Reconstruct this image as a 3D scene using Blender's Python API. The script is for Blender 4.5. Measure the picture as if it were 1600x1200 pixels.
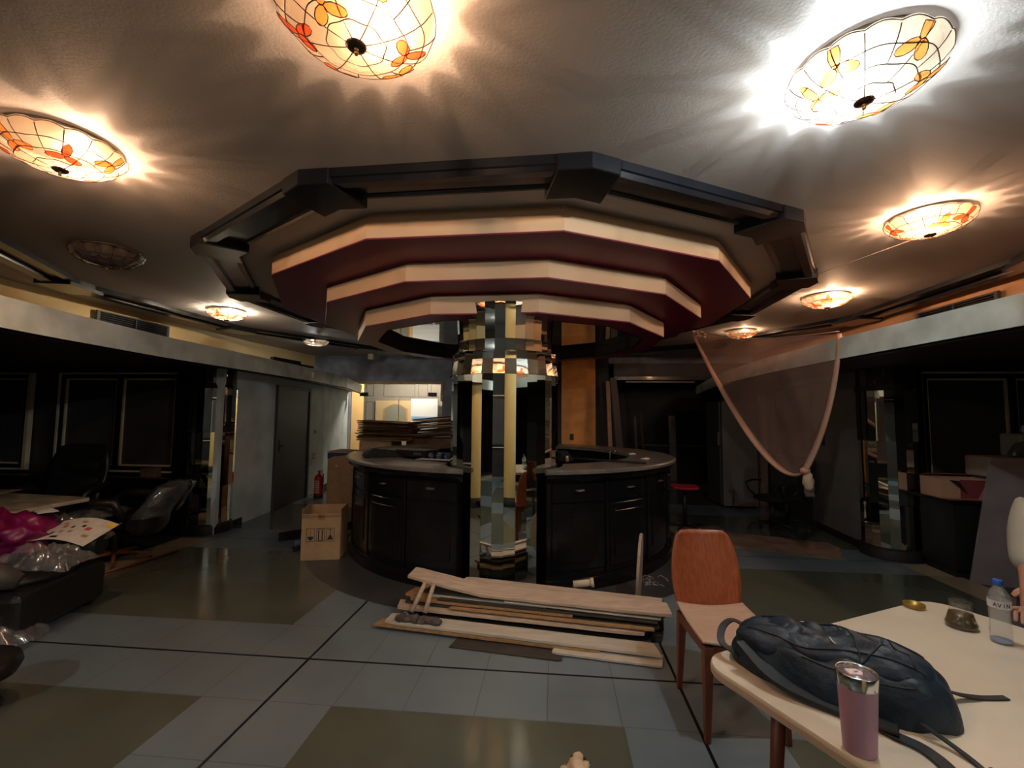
import bpy, math, random
from math import sin, cos, pi, radians as rad, sqrt, atan2, hypot
from mathutils import Vector, Matrix, noise, Euler
for o in list(bpy.data.objects): bpy.data.objects.remove(o)
SC = bpy.context.scene
COL = SC.collection
random.seed(7)

# ------------------------------------------------------------------ camera
H = 1.55
PITCH, YAW, ROLL = .0699, .0949, .0089
Fw = Vector((-sin(YAW)*cos(PITCH), cos(YAW)*cos(PITCH), sin(PITCH)))
Rt = Vector((cos(YAW), sin(YAW), 0)); Up = Rt.cross(Fw)
R2 = Rt*cos(ROLL)+Up*sin(ROLL); U2 = Up*cos(ROLL)-Rt*sin(ROLL)
cam = bpy.data.cameras.new('camera'); cam.sensor_width = 36; cam.lens = 705.3*36/1600
cam.clip_start = .02
co = bpy.data.objects.new('camera', cam); COL.objects.link(co)
m3 = Matrix((R2, U2, -Fw)).transposed().to_4x4(); m3.translation = (0, 0, H)
co.matrix_world = m3
SC.camera = co
# ------------------------------------------------------------------ light settings
w = bpy.data.worlds.new('world'); SC.world = w; w.use_nodes = True
w.node_tree.nodes['Background'].inputs[0].default_value = (.55, .6, .7, 1)
w.node_tree.nodes['Background'].inputs[1].default_value = .004
SC.view_settings.view_transform = 'Standard'; SC.view_settings.look = 'None'
SC.view_settings.gamma = 1; SC.view_settings.exposure = 0.0
SC.view_settings.use_curve_mapping = False
WARM = (1.0, .60, .36); COOL = (.86, .95, 1.0); SOFT = (1, .86, .66)
LAMPS = [  # x, y, colour, watts, radius
    (-.74, 1.53, WARM, 290, .29, 'large warm lit stained glass lamp cut by the top edge of the picture'),
    (-2.80, 2.22, WARM, 330, .29, 'warm lit stained glass ceiling lamp at the far left of the ceiling'),
    (1.33, 2.00, COOL, 500, .29, 'brightest ceiling lamp, cool white with orange glass flowers, above the cream table'),
    (2.80, 3.58, WARM, 340, .27, 'warm lit stained glass ceiling lamp with red flowers near the right wall vent'),
    (3.38, 5.90, WARM, 330, .27, 'warm lit stained glass ceiling lamp above the net curtain'),
    (3.26, 8.20, WARM, 130, .26, 'small warm lit ceiling lamp seen through the strings of the net curtain'),
    (-4.86, 6.20, SOFT, 420, .27, 'pale yellow lit stained glass ceiling lamp beside the left wall vent'),
    (-4.88, 8.75, COOL, 300, .26, 'small cool white lit ceiling lamp nearest the back wall'),
    (-4.22, 3.80, None, 0, .28, 'unlit dark stained glass ceiling lamp on the left of the ceiling'),
]
# unseen lamps added behind the camera to fill the room with light
LAMPS += [(-3.0, -1.3, COOL, 800, .29, 'added unseen cool fill lamp behind the camera on the left'),
          (2.2, -1.2, COOL, 900, .29, 'added unseen cool fill lamp behind the camera on the right')]

# ------------------------------------------------------------------ materials
MATS = {}
def nt(name):
    m = bpy.data.materials.new(name); m.use_nodes = True
    t = m.node_tree; b = t.nodes['Principled BSDF']
    return m, t, b
def mat(name, col, rough=.5, metal=0, bump=0, bscale=40, var=0, vscale=6, spec=.5, coat=0, trans=0, emit=None, es=0, stretch=None, sheen=0):
    if name in MATS: return MATS[name]
    m, t, b = nt(name); N = t.nodes; L = t.links
    b.inputs['Base Color'].default_value = (*col, 1); b.inputs['Roughness'].default_value = rough
    b.inputs['Metallic'].default_value = metal; b.inputs['Specular IOR Level'].default_value = spec
    b.inputs['Coat Weight'].default_value = coat; b.inputs['Coat Roughness'].default_value = .08
    b.inputs['Transmission Weight'].default_value = trans
    b.inputs['Sheen Weight'].default_value = sheen
    if emit: b.inputs['Emission Color'].default_value = (*emit, 1); b.inputs['Emission Strength'].default_value = es
    tc = N.new('ShaderNodeTexCoord'); src = tc.outputs['Object']
    if stretch:
        mp = N.new('ShaderNodeMapping'); mp.inputs['Scale'].default_value = stretch
        L.new(src, mp.inputs[0]); src = mp.outputs[0]
    if var:
        n = N.new('ShaderNodeTexNoise'); n.inputs['Scale'].default_value = vscale; n.inputs['Detail'].default_value = 5
        L.new(src, n.inputs['Vector'])
        mr = N.new('ShaderNodeMapRange'); mr.inputs[1].default_value = .3; mr.inputs[2].default_value = .7
        mr.inputs[3].default_value = 1-var; mr.inputs[4].default_value = 1+var
        L.new(n.outputs[0], mr.inputs[0])
        mx = N.new('ShaderNodeVectorMath'); mx.operation = 'SCALE'; mx.inputs[0].default_value = col
        L.new(mr.outputs[0], mx.inputs['Scale']); L.new(mx.outputs[0], b.inputs['Base Color'])
    if bump:
        n = N.new('ShaderNodeTexNoise'); n.inputs['Scale'].default_value = bscale; n.inputs['Detail'].default_value = 3
        L.new(src, n.inputs['Vector'])
        bp = N.new('ShaderNodeBump'); bp.inputs['Strength'].default_value = bump; bp.inputs['Distance'].default_value = .01
        L.new(n.outputs[0], bp.inputs['Height']); L.new(bp.outputs[0], b.inputs['Normal'])
    MATS[name] = m
    return m
def sheer(name, col, alpha, rough=.4, gloss=.3, nscale=0):
    """see-through film or net: transparent mixed with diffuse, translucent and gloss"""
    if name in MATS: return MATS[name]
    m = bpy.data.materials.new(name); m.use_nodes = True; t = m.node_tree; N = t.nodes; L = t.links
    N.remove(N['Principled BSDF']); out = N['Material Output']
    tr = N.new('ShaderNodeBsdfTransparent'); df = N.new('ShaderNodeBsdfDiffuse'); tl = N.new('ShaderNodeBsdfTranslucent'); gl = N.new('ShaderNodeBsdfGlossy')
    df.inputs[0].default_value = (*col, 1); tl.inputs[0].default_value = (*col, 1); gl.inputs[0].default_value = (.9, .9, .9, 1); gl.inputs['Roughness'].default_value = rough
    a = N.new('ShaderNodeMixShader'); a.inputs[0].default_value = .35; L.new(df.outputs[0], a.inputs[1]); L.new(tl.outputs[0], a.inputs[2])
    b = N.new('ShaderNodeMixShader'); b.inputs[0].default_value = gloss; L.new(a.outputs[0], b.inputs[1]); L.new(gl.outputs[0], b.inputs[2])
    c = N.new('ShaderNodeMixShader'); c.inputs[0].default_value = alpha; L.new(tr.outputs[0], c.inputs[1]); L.new(b.outputs[0], c.inputs[2])
    if nscale:
        tc = N.new('ShaderNodeTexCoord'); n = N.new('ShaderNodeTexNoise'); n.inputs['Scale'].default_value = nscale; L.new(tc.outputs['Object'], n.inputs['Vector'])
        mr = N.new('ShaderNodeMapRange'); mr.inputs[1].default_value = .35; mr.inputs[2].default_value = .65; mr.inputs[3].default_value = alpha*.6; mr.inputs[4].default_value = min(1, alpha*1.5)
        L.new(n.outputs[0], mr.inputs[0]); L.new(mr.outputs[0], c.inputs[0])
    L.new(c.outputs[0], out.inputs[0]); MATS[name] = m
    return m

def glassshade(name, col, t_amt=.55, tcol=None):
    """capiz / opal glass panes of the lamps"""
    if name in MATS: return MATS[name]
    m = bpy.data.materials.new(name); m.use_nodes = True; t = m.node_tree; N = t.nodes; L = t.links
    N.remove(N['Principled BSDF']); out = N['Material Output']
    tr = N.new('ShaderNodeBsdfTransparent'); tr.inputs[0].default_value = (*(tcol or col), 1)
    tl = N.new('ShaderNodeBsdfTranslucent'); df = N.new('ShaderNodeBsdfDiffuse'); gl = N.new('ShaderNodeBsdfGlossy'); gl.inputs['Roughness'].default_value = .25
    n = N.new('ShaderNodeTexNoise'); n.inputs['Scale'].default_value = 14; n.inputs['Detail'].default_value = 4
    tc = N.new('ShaderNodeTexCoord'); L.new(tc.outputs['Object'], n.inputs['Vector'])
    mr = N.new('ShaderNodeMapRange'); mr.inputs[1].default_value = .3; mr.inputs[2].default_value = .7; mr.inputs[3].default_value = .75; mr.inputs[4].default_value = 1
    L.new(n.outputs[0], mr.inputs[0])
    sc = N.new('ShaderNodeVectorMath'); sc.operation = 'SCALE'; sc.inputs[0].default_value = col; L.new(mr.outputs[0], sc.inputs['Scale'])
    L.new(sc.outputs[0], tl.inputs[0]); L.new(sc.outputs[0], df.inputs[0])
    a = N.new('ShaderNodeMixShader'); a.inputs[0].default_value = .25; L.new(tl.outputs[0], a.inputs[1]); L.new(df.outputs[0], a.inputs[2])
    b = N.new('ShaderNodeMixShader'); b.inputs[0].default_value = .05; L.new(a.outputs[0], b.inputs[1]); L.new(gl.outputs[0], b.inputs[2])
    c = N.new('ShaderNodeMixShader'); c.inputs[0].default_value = 1-t_amt; L.new(tr.outputs[0], c.inputs[1]); L.new(b.outputs[0], c.inputs[2])
    L.new(c.outputs[0], out.inputs[0]); MATS[name] = m
    return m

CEIL = mat('ceiling plaster', (.42, .385, .355), .7, bump=.10, bscale=70, var=.05, vscale=1.5)
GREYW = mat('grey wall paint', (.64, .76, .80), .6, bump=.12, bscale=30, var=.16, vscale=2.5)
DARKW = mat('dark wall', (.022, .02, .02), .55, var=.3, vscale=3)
CREAMW = mat('ochre wall paint', (.80, .58, .27), .6, bump=.05)
ORANGEW = mat('orange wall paint', (.88, .38, .10), .6, bump=.05, var=.1)
TIERC = mat('cream tier paint', (.72, .50, .31), .55, bump=.04, bscale=60)
BURG = mat('burgundy paint', (.19, .008, .048), .45, bump=.03, var=.12)
LACQ = mat('black lacquer', (.007, .009, .014), .26, coat=.2, bump=.05, bscale=12)
LACQD = mat('black bar lacquer', (.006, .006, .007), .22, coat=.25, bump=.03, bscale=8)
STEEL = mat('brushed metal band', (.72, .84, .82), .30, metal=.2, bump=.06, bscale=9, var=.25, vscale=3)
MIR = mat('mirror', (.80, .86, .80), .015, metal=1)
MIRD = mat('mirror backing', (.01, .012, .012), .3)
BLK = mat('matt black', (.012, .012, .012), .6)
BLKP = mat('black plastic', (.014, .014, .015), .4)
LEATH = mat('black leather', (.014, .013, .013), .38, bump=.35, bscale=30)
WOODR = mat('red brown wood', (.30, .07, .02), .42, var=.25, vscale=5, stretch=(14, 14, 1.2), coat=.1)
WOODB = mat('beige chair seat', (.50, .34, .25), .5, var=.08, vscale=10, stretch=(1, 8, 1))
WOODD = mat('dark red wood', (.16, .045, .02), .45, var=.2, vscale=6, stretch=(10, 10, 1))
WHITE = mat('off white paint', (.62, .58, .52), .5, var=.12, vscale=8)
CARD = mat('cardboard', (.42, .27, .14), .8, var=.12, vscale=7)
CARDD = mat('dark cardboard', (.16, .10, .06), .8, var=.3, vscale=7)
CARDL = mat('pale cardboard', (.55, .45, .33), .8, var=.2, vscale=9)
CHROME = mat('chrome', (.7, .7, .7), .18, metal=1)
GOLD = mat('brass', (.38, .24, .08), .3, metal=1)
DARKPANEL = mat('dark window board', (.07, .066, .072), .5, var=.2, vscale=3)
LEAD = mat('lead came', (.05, .03, .03), .5, metal=.4)

# ------------------------------------------------------------------ mesh helpers
class MB:
    def __init__(s): s.v = []; s.f = []; s.m = []; s.mats = []; s.cur = 0; s.sm = []
    def use(s, m):
        if m not in s.mats: s.mats.append(m)
        s.cur = s.mats.index(m); return s
    def add(s, vs, fs, smooth=False):
        b = len(s.v); s.v += [Vector(p) for p in vs]
        for f in fs: s.f.append([b+i for i in f]); s.m.append(s.cur); s.sm.append(smooth)
        return s
    def box(s, c, d, rz=0, rot=None, taper=1):
        x, y, z = d[0]/2, d[1]/2, d[2]/2
        R = rot.to_matrix() if rot is not None else Matrix.Rotation(rz, 3, 'Z')
        vs = [Vector((i*x*(taper if k > 0 else 1), j*y*(taper if k > 0 else 1), k*z)) for k in (-1, 1) for i, j in ((-1, -1), (1, -1), (1, 1), (-1, 1))]
        return s.add([R @ p+Vector(c) for p in vs], [(3, 2, 1, 0), (4, 5, 6, 7), (0, 1, 5, 4), (1, 2, 6, 5), (2, 3, 7, 6), (3, 0, 4, 7)])
    def b2(s, a, b):
        return s.box([(a[i]+b[i])/2 for i in range(3)], [abs(b[i]-a[i]) for i in range(3)])
    def rings(s, rs, close=True, caps=True, smooth=True):
        n = len(rs[0]); vs = [p for r in rs for p in r]; fs = []
        for i in range(len(rs)-1):
            for j in range(n if close else n-1):
                k = (j+1) % n
                fs.append((i*n+j, i*n+k, (i+1)*n+k, (i+1)*n+j))
        s.add(vs, fs, smooth)
        if caps and close:
            b = len(s.v)-len(vs)
            s.f.append([b+i for i in range(n)][::-1]); s.m.append(s.cur); s.sm.append(False)
            s.f.append([b+(len(rs)-1)*n+i for i in range(n)]); s.m.append(s.cur); s.sm.append(False)
        return s
    def lathe(s, prof, c=(0, 0, 0), n=24, smooth=True, caps=False, ph=0):
        c = Vector(c)
        return s.rings([[c+Vector((r*cos(ph+2*pi*j/n), r*sin(ph+2*pi*j/n), z)) for j in range(n)] for r, z in prof], True, caps, smooth)
    def tube(s, pts, r, n=8, smooth=True, caps=True, flat=1):
        pts = [Vector(p) for p in pts]; rs = []
        rr = r if isinstance(r, (list, tuple)) else [r]*len(pts)
        up = None
        for i, p in enumerate(pts):
            t = (pts[min(i+1, len(pts)-1)]-pts[max(i-1, 0)]).normalized()
            if up is None: up = Vector((0, 0, 1)) if abs(t.z) < .9 else Vector((1, 0, 0))
            a = t.cross(up).normalized(); b = a.cross(t).normalized(); up = b
            rs.append([p+a*rr[i]*cos(2*pi*j/n)+b*rr[i]*flat*sin(2*pi*j/n) for j in range(n)])
        return s.rings(rs, True, caps, smooth)
    def prism(s, poly, z0, z1, M=None):
        n = len(poly); vs = [Vector((x, y, z0)) for x, y in poly]+[Vector((x, y, z1)) for x, y in poly]
        if M is not None: vs = [M @ v for v in vs]
        fs = [tuple(range(n))[::-1], tuple(range(n, 2*n))]+[(i, (i+1) % n, n+(i+1) % n, n+i) for i in range(n)]
        return s.add(vs, fs)
    def ball(s, c, r, n=12, m=8, d=0, seed=0, freq=3):
        c = Vector(c); r = Vector(r) if hasattr(r, '__len__') else Vector((r, r, r)); rs = []
        for i in range(m+1):
            t = pi*i/m-pi/2; t = max(-pi/2+.02, min(pi/2-.02, t)); ring = []
            for j in range(n):
                q = Vector((cos(t)*cos(2*pi*j/n), cos(t)*sin(2*pi*j/n), sin(t)))
                k = 1+d*noise.noise(q*freq+Vector((seed, seed*2, 0)))
                ring.append(c+Vector((q.x*r.x, q.y*r.y, q.z*r.z))*k)
            rs.append(ring)
        return s.rings(rs, True, True, True)
    def grid(s, fn, nu, nv, smooth=True, thick=0):
        vs = [fn(i/nu, j/nv) for i in range(nu+1) for j in range(nv+1)]
        fs = [(i*(nv+1)+j, (i+1)*(nv+1)+j, (i+1)*(nv+1)+j+1, i*(nv+1)+j+1) for i in range(nu) for j in range(nv)]
        return s.add(vs, fs, smooth)
WM = {}
def label(o, lab=None, cat=None, group=None, kind=None):
    if lab: o['label'] = lab
    if cat: o['category'] = cat
    if group: o['group'] = group
    if kind: o['kind'] = kind
    return o
def thing(name, lab, cat, loc=(0, 0, 0), rz=0, group=None, sc=1):
    o = bpy.data.objects.new(name, None); COL.objects.link(o); o.empty_display_size = .1
    o.location = loc; o.rotation_euler = (0, 0, rz); o.scale = (sc, sc, sc)
    WM[o] = Matrix.Translation(loc) @ Matrix.Rotation(rz, 4, 'Z') @ Matrix.Scale(sc, 4)
    return label(o, lab, cat, group)
def obj(name, mb, m=None, parent=None, world=False, bevel=0, lab=None, cat=None, group=None, kind=None, subd=0, solid=0, seg=2):
    """links the shape as ONE mesh object; top-level ones get their origin at the base of the shape"""
    if m is not None and not mb.mats: mb.use(m); mb.m = [0]*len(mb.m)
    vs = mb.v; off = Vector((0, 0, 0))
    if parent is not None:
        if world and parent in WM:
            inv = WM[parent].inverted(); vs = [inv @ v for v in vs]
    elif kind != 'structure':
        lo = [min(v[i] for v in vs) for i in range(3)]; hi = [max(v[i] for v in vs) for i in range(3)]
        off = Vector(((lo[0]+hi[0])/2, (lo[1]+hi[1])/2, lo[2])); vs = [v-off for v in vs]
    me = bpy.data.meshes.new(name); me.from_pydata([tuple(v) for v in vs], [], mb.f)
    for q in mb.mats: me.materials.append(q)
    me.polygons.foreach_set('material_index', mb.m); me.polygons.foreach_set('use_smooth', mb.sm)
    me.update()
    o = bpy.data.objects.new(name, me); COL.objects.link(o); o.location = off
    if parent is not None:
        o.parent = parent; WM[o] = WM.get(parent, Matrix())
    if solid:
        d = o.modifiers.new('thickness', 'SOLIDIFY'); d.thickness = solid; d.offset = 0
    if bevel:
        d = o.modifiers.new('bevel', 'BEVEL'); d.width = bevel; d.segments = seg; d.limit_method = 'ANGLE'; d.angle_limit = rad(40)
    if subd:
        d = o.modifiers.new('subdivision', 'SUBSURF'); d.levels = subd; d.render_levels = subd
    return label(o, lab, cat, group, kind)
def copytree(o, loc, rz=0, lab=None, parent=None):
    c = o.copy(); COL.objects.link(c)
    if parent is None:
        c.location = loc; c.rotation_euler = (o.rotation_euler[0], o.rotation_euler[1], rz)
    else: c.parent = parent
    if lab: c['label'] = lab
    for ch in list(o.children): copytree(ch, None, 0, None, c)
    return c
def dodeca(cx, cy, R, n=12, th=.2338):
    return [(cx+R*cos(th+k*2*pi/n), cy+R*sin(th+k*2*pi/n)) for k in range(n)]
CX, CY = -.6, 5.95
def ringband(mb, prof, n=12, c=(CX, CY), th=.2338, closed=True):
    """sweep a section (R, z) round a polygon; closed section"""
    rs = [[Vector((c[0]+r*cos(th+k*2*pi/n), c[1]+r*sin(th+k*2*pi/n), z)) for k in range(n)] for r, z in prof]
    if closed: rs.append(rs[0])
    return mb.rings(rs, True, False, False)
def poly_wall(mb, pts, z0, z1, t=.1):
    for (a, b) in zip(pts[:-1], pts[1:]):
        d = Vector((b[0]-a[0], b[1]-a[1], 0)); L = d.length; n = Vector((-d.y, d.x, 0)).normalized()*t
        A = Vector((*a, 0)); B = Vector((*b, 0))
        vs = []
        for z in (z0, z1): vs += [A+Vector((0, 0, z)), B+Vector((0, 0, z)), B+n+Vector((0, 0, z)), A+n+Vector((0, 0, z))]
        mb.add(vs, [(0, 1, 2, 3), (7, 6, 5, 4), (4, 5, 1, 0), (5, 6, 2, 1), (6, 7, 3, 2), (7, 4, 0, 3)])
    return mb
ZC = 3.08

# ------------------------------------------------------------------ floor
def floor_mat():
    m, t, b = nt('stone tile floor'); N = t.nodes; L = t.links
    tc = N.new('ShaderNodeTexCoord'); sp = N.new('ShaderNodeSeparateXYZ'); L.new(tc.outputs['Object'], sp.inputs[0])
    def mt(op, a, bb=None, c=None):
        n = N.new('ShaderNodeMath'); n.operation = op
        for i, q in enumerate((a, bb, c)):
            if q is None: continue
            if isinstance(q, (int, float)): n.inputs[i].default_value = q
            else: L.new(q, n.inputs[i])
        return n.outputs[0]
    X, Y = sp.outputs[0], sp.outputs[1]
    def cell(v, o, p):  # signed distance from nearest line of a family
        return mt('ABSOLUTE', mt('SUBTRACT', mt('FLOORED_MODULO', mt('ADD', v, p/2-o+40*p), p), p/2))
    u = mt('MINIMUM', mt('ABSOLUTE', mt('SUBTRACT', X, -1.5489)), mt('ABSOLUTE', mt('SUBTRACT', X, .7205))); v = cell(Y, 2.8444, 2.56)
    line = mt('MAXIMUM', mt('LESS_THAN', u, .0085), mt('LESS_THAN', v, .0085))
    olive = mt('MULTIPLY', mt('GREATER_THAN', u, .37), mt('GREATER_THAN', v, .43))
    mid = mt('MULTIPLY', mt('LESS_THAN', mt('ABSOLUTE', mt('SUBTRACT', X, -.414)), .8), mt('GREATER_THAN', Y, 3.0))
    olive = mt('MULTIPLY', olive, mt('SUBTRACT', 1, mid))
    j1 = cell(X, .7205, 2.2694/6); j2 = cell(Y, 2.8444, 2.56/6)
    joint = mt('MULTIPLY', mt('MAXIMUM', mt('LESS_THAN', j1, .0028), mt('LESS_THAN', j2, .0028)), mt('SUBTRACT', 1, mt('MULTIPLY', olive, .6)))
    def mixc(fac, c1, c2):
        n = N.new('ShaderNodeMix'); n.data_type = 'RGBA'
        if isinstance(fac, (int, float)): n.inputs[0].default_value = fac
        else: L.new(fac, n.inputs[0])
        for i, q in ((6, c1), (7, c2)):
            if isinstance(q, tuple): n.inputs[i].default_value = (*q, 1)
            else: L.new(q, n.inputs[i])
        return n.outputs[2]
    n1 = N.new('ShaderNodeTexNoise'); n1.inputs['Scale'].default_value = 2.2; n1.inputs['Detail'].default_value = 6; L.new(tc.outputs['Object'], n1.inputs['Vector'])
    grey = mixc(n1.outputs[0], (.13, .17, .20), (.20, .25, .28))
    oliv = mixc(n1.outputs[0], (.085, .096, .075), (.13, .145, .11))
    c = mixc(olive, grey, oliv)
    c = mixc(joint, c, (.10, .115, .125)); c = mixc(line, c, (.006, .006, .007))
    dx = mt('SUBTRACT', X, CX); dy = mt('SUBTRACT', Y, CY)
    dist = mt('SQRT', mt('ADD', mt('MULTIPLY', dx, dx), mt('MULTIPLY', dy, dy)))
    disc = mt('LESS_THAN', dist, 2.40)
    c = mixc(disc, c, mixc(n1.outputs[0], (.04, .042, .047), (.075, .08, .085)))
    nb = mt('MULTIPLY', mt('LESS_THAN', Y, 5.33), mt('GREATER_THAN', Y, -3))
    s1 = mt('MULTIPLY', mt('MULTIPLY', mt('GREATER_THAN', X, -4.62), mt('LESS_THAN', X, -4.24)), nb)
    s2 = mt('MULTIPLY', mt('MULTIPLY', mt('GREATER_THAN', X, 3.68), mt('LESS_THAN', X, 4.0)), nb)
    out = mt('MULTIPLY', mt('MAXIMUM', mt('LESS_THAN', X, -4.62), mt('GREATER_THAN', X, 4.0)), 1)
    c = mixc(mt('MAXIMUM', s1, s2), c, (.46, .36, .22)); c = mixc(out, c, (.05, .05, .055))
    L.new(c, b.inputs['Base Color'])
    n2 = N.new('ShaderNodeTexNoise'); n2.inputs['Scale'].default_value = 5; n2.inputs['Detail'].default_value = 8; L.new(tc.outputs['Object'], n2.inputs['Vector'])
    shiny = mt('MULTIPLY', olive, mt('SUBTRACT', 1, disc))
    r = mt('ADD', mt('MULTIPLY', mt('SUBTRACT', 1, shiny), .17), mt('ADD', .09, mt('MULTIPLY', n2.outputs[0], .12)))
    L.new(r, b.inputs['Roughness']); b.inputs['Specular IOR Level'].default_value = .5
    bp = N.new('ShaderNodeBump'); bp.inputs['Strength'].default_value = .35; bp.inputs['Distance'].default_value = .002
    L.new(mt('SUBTRACT', 1, mt('MAXIMUM', joint, line)), bp.inputs['Height']); L.new(bp.outputs[0], b.inputs['Normal'])
    return m
obj('floor', MB().b2((-10, -4, -.12), (8, 15, 0)), floor_mat(), kind='structure')
obj('ceiling', MB().b2((-10, -4, ZC), (8, 15, ZC+.12)), CEIL, kind='structure')

# ------------------------------------------------------------------ walls
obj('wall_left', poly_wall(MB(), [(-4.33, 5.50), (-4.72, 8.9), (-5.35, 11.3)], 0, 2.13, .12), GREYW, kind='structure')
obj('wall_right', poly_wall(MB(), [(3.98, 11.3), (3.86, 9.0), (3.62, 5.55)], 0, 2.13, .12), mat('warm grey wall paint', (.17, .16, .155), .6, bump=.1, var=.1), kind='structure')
def base(n, pts): obj('baseboard_'+n, poly_wall(MB(), pts, 0, .09, -.015), BLK, kind='structure')
base('left', [(-4.33, 5.50), (-4.525, 6.90)]); base('left_far', [(-4.685, 8.14), (-4.72, 8.9), (-5.35, 11.3)])
base('right', [(3.86, 9.0), (3.80, 8.12)]); base('right_near', [(3.72, 6.95), (3.62, 5.55)])
# soffits over the two bays with the metal fascia band
FL = [(-3.55, -3.6), (-3.55, 2.2), (-3.72, 3.05), (-3.88, 4.1), (-3.95, 5.5), (-4.05, 7.2), (-4.3, 9.0), (-5.0, 11.3)]
FR = [(2.85, -3.6), (2.78, 2.0), (2.69, 3.1), (2.61, 4.4), (2.60, 5.75), (2.70, 7.4), (3.0, 9.2), (3.4, 11.3)]
def soffit(n, pts, xo, sgn):
    mb = MB().use(STEEL)
    poly_wall(mb, pts[::-1] if sgn > 0 else pts, 2.10, 2.31 if sgn < 0 else 2.29, .015)
    obj('trim_%d' % n, mb, kind='structure')
    mb = MB().use(mat('soffit dark paint', (.035, .018, .018), .5))
    for a, b in zip(pts[:-1], pts[1:]):
        o = .016*sgn
        q = [(a[0]+o, a[1]), (b[0]+o, b[1]), (xo, b[1]), (xo, a[1])]
        mb.prism(q if sgn < 0 else q, 2.13, 2.29)
    obj('trim_%d' % (n+1), mb, kind='structure')
    mb = MB().use(LACQ)   # thin black lip under the band
    poly_wall(mb, [(p[0]+.05*sgn, p[1]) for p in (pts[::-1] if sgn > 0 else pts)], 2.085, 2.13, .02)
    obj('trim_%d' % (n+2), mb, kind='structure')
soffit(1, FL, -9.4, -1); soffit(4, FR, 7.4, 1)
# ochre upper walls
YL = [(-6.3, -3.6), (-6.3, 3.4), (-6.45, 6.5), (-6.5, 9.0), (-6.3, 11.3)]
YR = [(4.75, 11.3), (4.85, 8.5), (4.8, 5.0), (4.7, 3.0), (4.6, -3.6)]
obj('wall_upper_left', poly_wall(MB(), YL, 2.29, ZC, .1), CREAMW, kind='structure')
obj('wall_upper_right', poly_wall(MB(), YR, 2.27, ZC, .1), mat('apricot wall paint', (.62, .33, .17), .6, bump=.05), kind='structure')
# back wall with the wide opening on the left, orange pier, dark doorway on the right
GW2 = mat('blue grey wall paint', (.20, .235, .30), .6, bump=.15, bscale=14, var=.3, vscale=4)
YB = 11.3
mb = MB().use(GW2)
mb.b2((-7, YB, 2.40), (1.05, YB+.15, 2.86)); mb.b2((-7, YB, 2.86), (6, YB+.15, ZC))
mb.b2((-2.86, YB, 0), (-.2, YB+.15, 2.40)); mb.b2((-7, YB, 0), (-5.34, YB+.15, 2.4))
obj('wall_back', mb, kind='structure')
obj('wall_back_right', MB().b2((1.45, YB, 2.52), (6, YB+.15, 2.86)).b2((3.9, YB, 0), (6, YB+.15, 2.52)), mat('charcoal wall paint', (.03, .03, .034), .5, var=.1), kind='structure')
obj('wall_orange_pier', MB().b2((.14, 9.5, 0), (.84, 9.75, ZC)), ORANGEW, kind='structure')
obj('wall_dark_gap', MB().b2((.84, 9.55, 0), (1.12, 9.7, ZC)).b2((-.25, 9.56, 0), (.14, 9.7, ZC)), BLK, kind='structure')  # black strips put in for the darkness on both sides of the orange pier
obj('trim_7', MB().b2((-5.36, YB-.03, 2.345), (-2.82, YB+.17, 2.40)).b2((-2.90, YB-.02, 1.9), (-2.84, YB+.17, 2.345)), mat('raw wood batten', (.45, .30, .17), .6, var=.15), kind='structure')
# room behind the opening
INW = mat('grey panelled wall', (.33, .31, .27), .5, bump=.05)
mb = MB().use(INW).b2((-7, 13.6, 0), (-.3, 13.7, ZC))
for i, x in enumerate((-5.75, -5.2, -3.55, -2.95)):
    pass
mb.use(mat('panel groove', (.17, .16, .14), .6))
for x0, x1, z0, z1 in ((-5.86, -5.62, 2.13, 2.5), (-5.3, -4.3, 2.1, 2.5), (-4.2, -3.9, 2.1, 2.5), (-3.8, -3.2, 2.1, 2.5), (-5.86, -5.62, 1.2, 1.95), (-3.1, -2.7, 2.1, 2.5)):
    for (a, b, c, d) in ((x0, x1, z0, z0+.012), (x0, x1, z1-.012, z1), (x0, x0+.012, z0, z1), (x1-.012, x1, z0, z1)):
        mb.b2((a, 13.585, c), (b, 13.60, d))
obj('wall_kitchen', mb, kind='structure')
obj('wall_kitchen_side', MB().b2((-5.45, YB+.15, 0), (-5.33, 12.2, 2.6)), mat('warm yellow wall', (.85, .55, .22), .5), kind='structure')
obj('wall_kitchen_right', MB().b2((-.45, YB+.15, 0), (-.3, 13.6, ZC)), INW, kind='structure')
# dark room on the right
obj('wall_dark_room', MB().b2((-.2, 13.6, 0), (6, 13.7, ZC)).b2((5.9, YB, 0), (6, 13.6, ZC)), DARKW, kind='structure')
# outer shell of the bays and the wall behind the camera
obj('wall_bay_left', MB().b2((-9.4, 5.62, 0), (-4.6, 5.75, 2.29)).b2((-9.5, -3.6, 0), (-9.4, 5.7, ZC)), mat('bay dark panelling', (.055, .05, .052), .45, var=.2), kind='structure')
obj('wall_bay_right', MB().b2((3.9, 5.72, 0), (7.4, 5.85, 2.29)).b2((7.4, -3.6, 0), (7.5, 5.8, ZC)), MATS['bay dark panelling'], kind='structure')
obj('wall_front', MB().b2((-9.5, -3.7, 0), (7.5, -3.6, ZC)), DARKW, kind='structure')
# cream round pillars in the part of the room behind the camera (seen only in the mirrors)
def pillar(x, y, zt, r=.17):
    mb = MB().use(mat('cream pillar paint', (.80, .66, .30), .5)); mb.lathe([(r, .16), (r, zt)], (x, y, 0), 32)
    mb.use(BLK); mb.lathe([(r+.015, 0), (r+.015, .16), (r, .16)], (x, y, 0), 32)
    return mb
PILLARS = [(.80, .25, ZC), (-3.86, 1.85, 2.12)]
for i, (x, y, zt) in enumerate(PILLARS):
    obj('trim_%d' % (20+i), pillar(x, y, zt), kind='structure')

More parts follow.
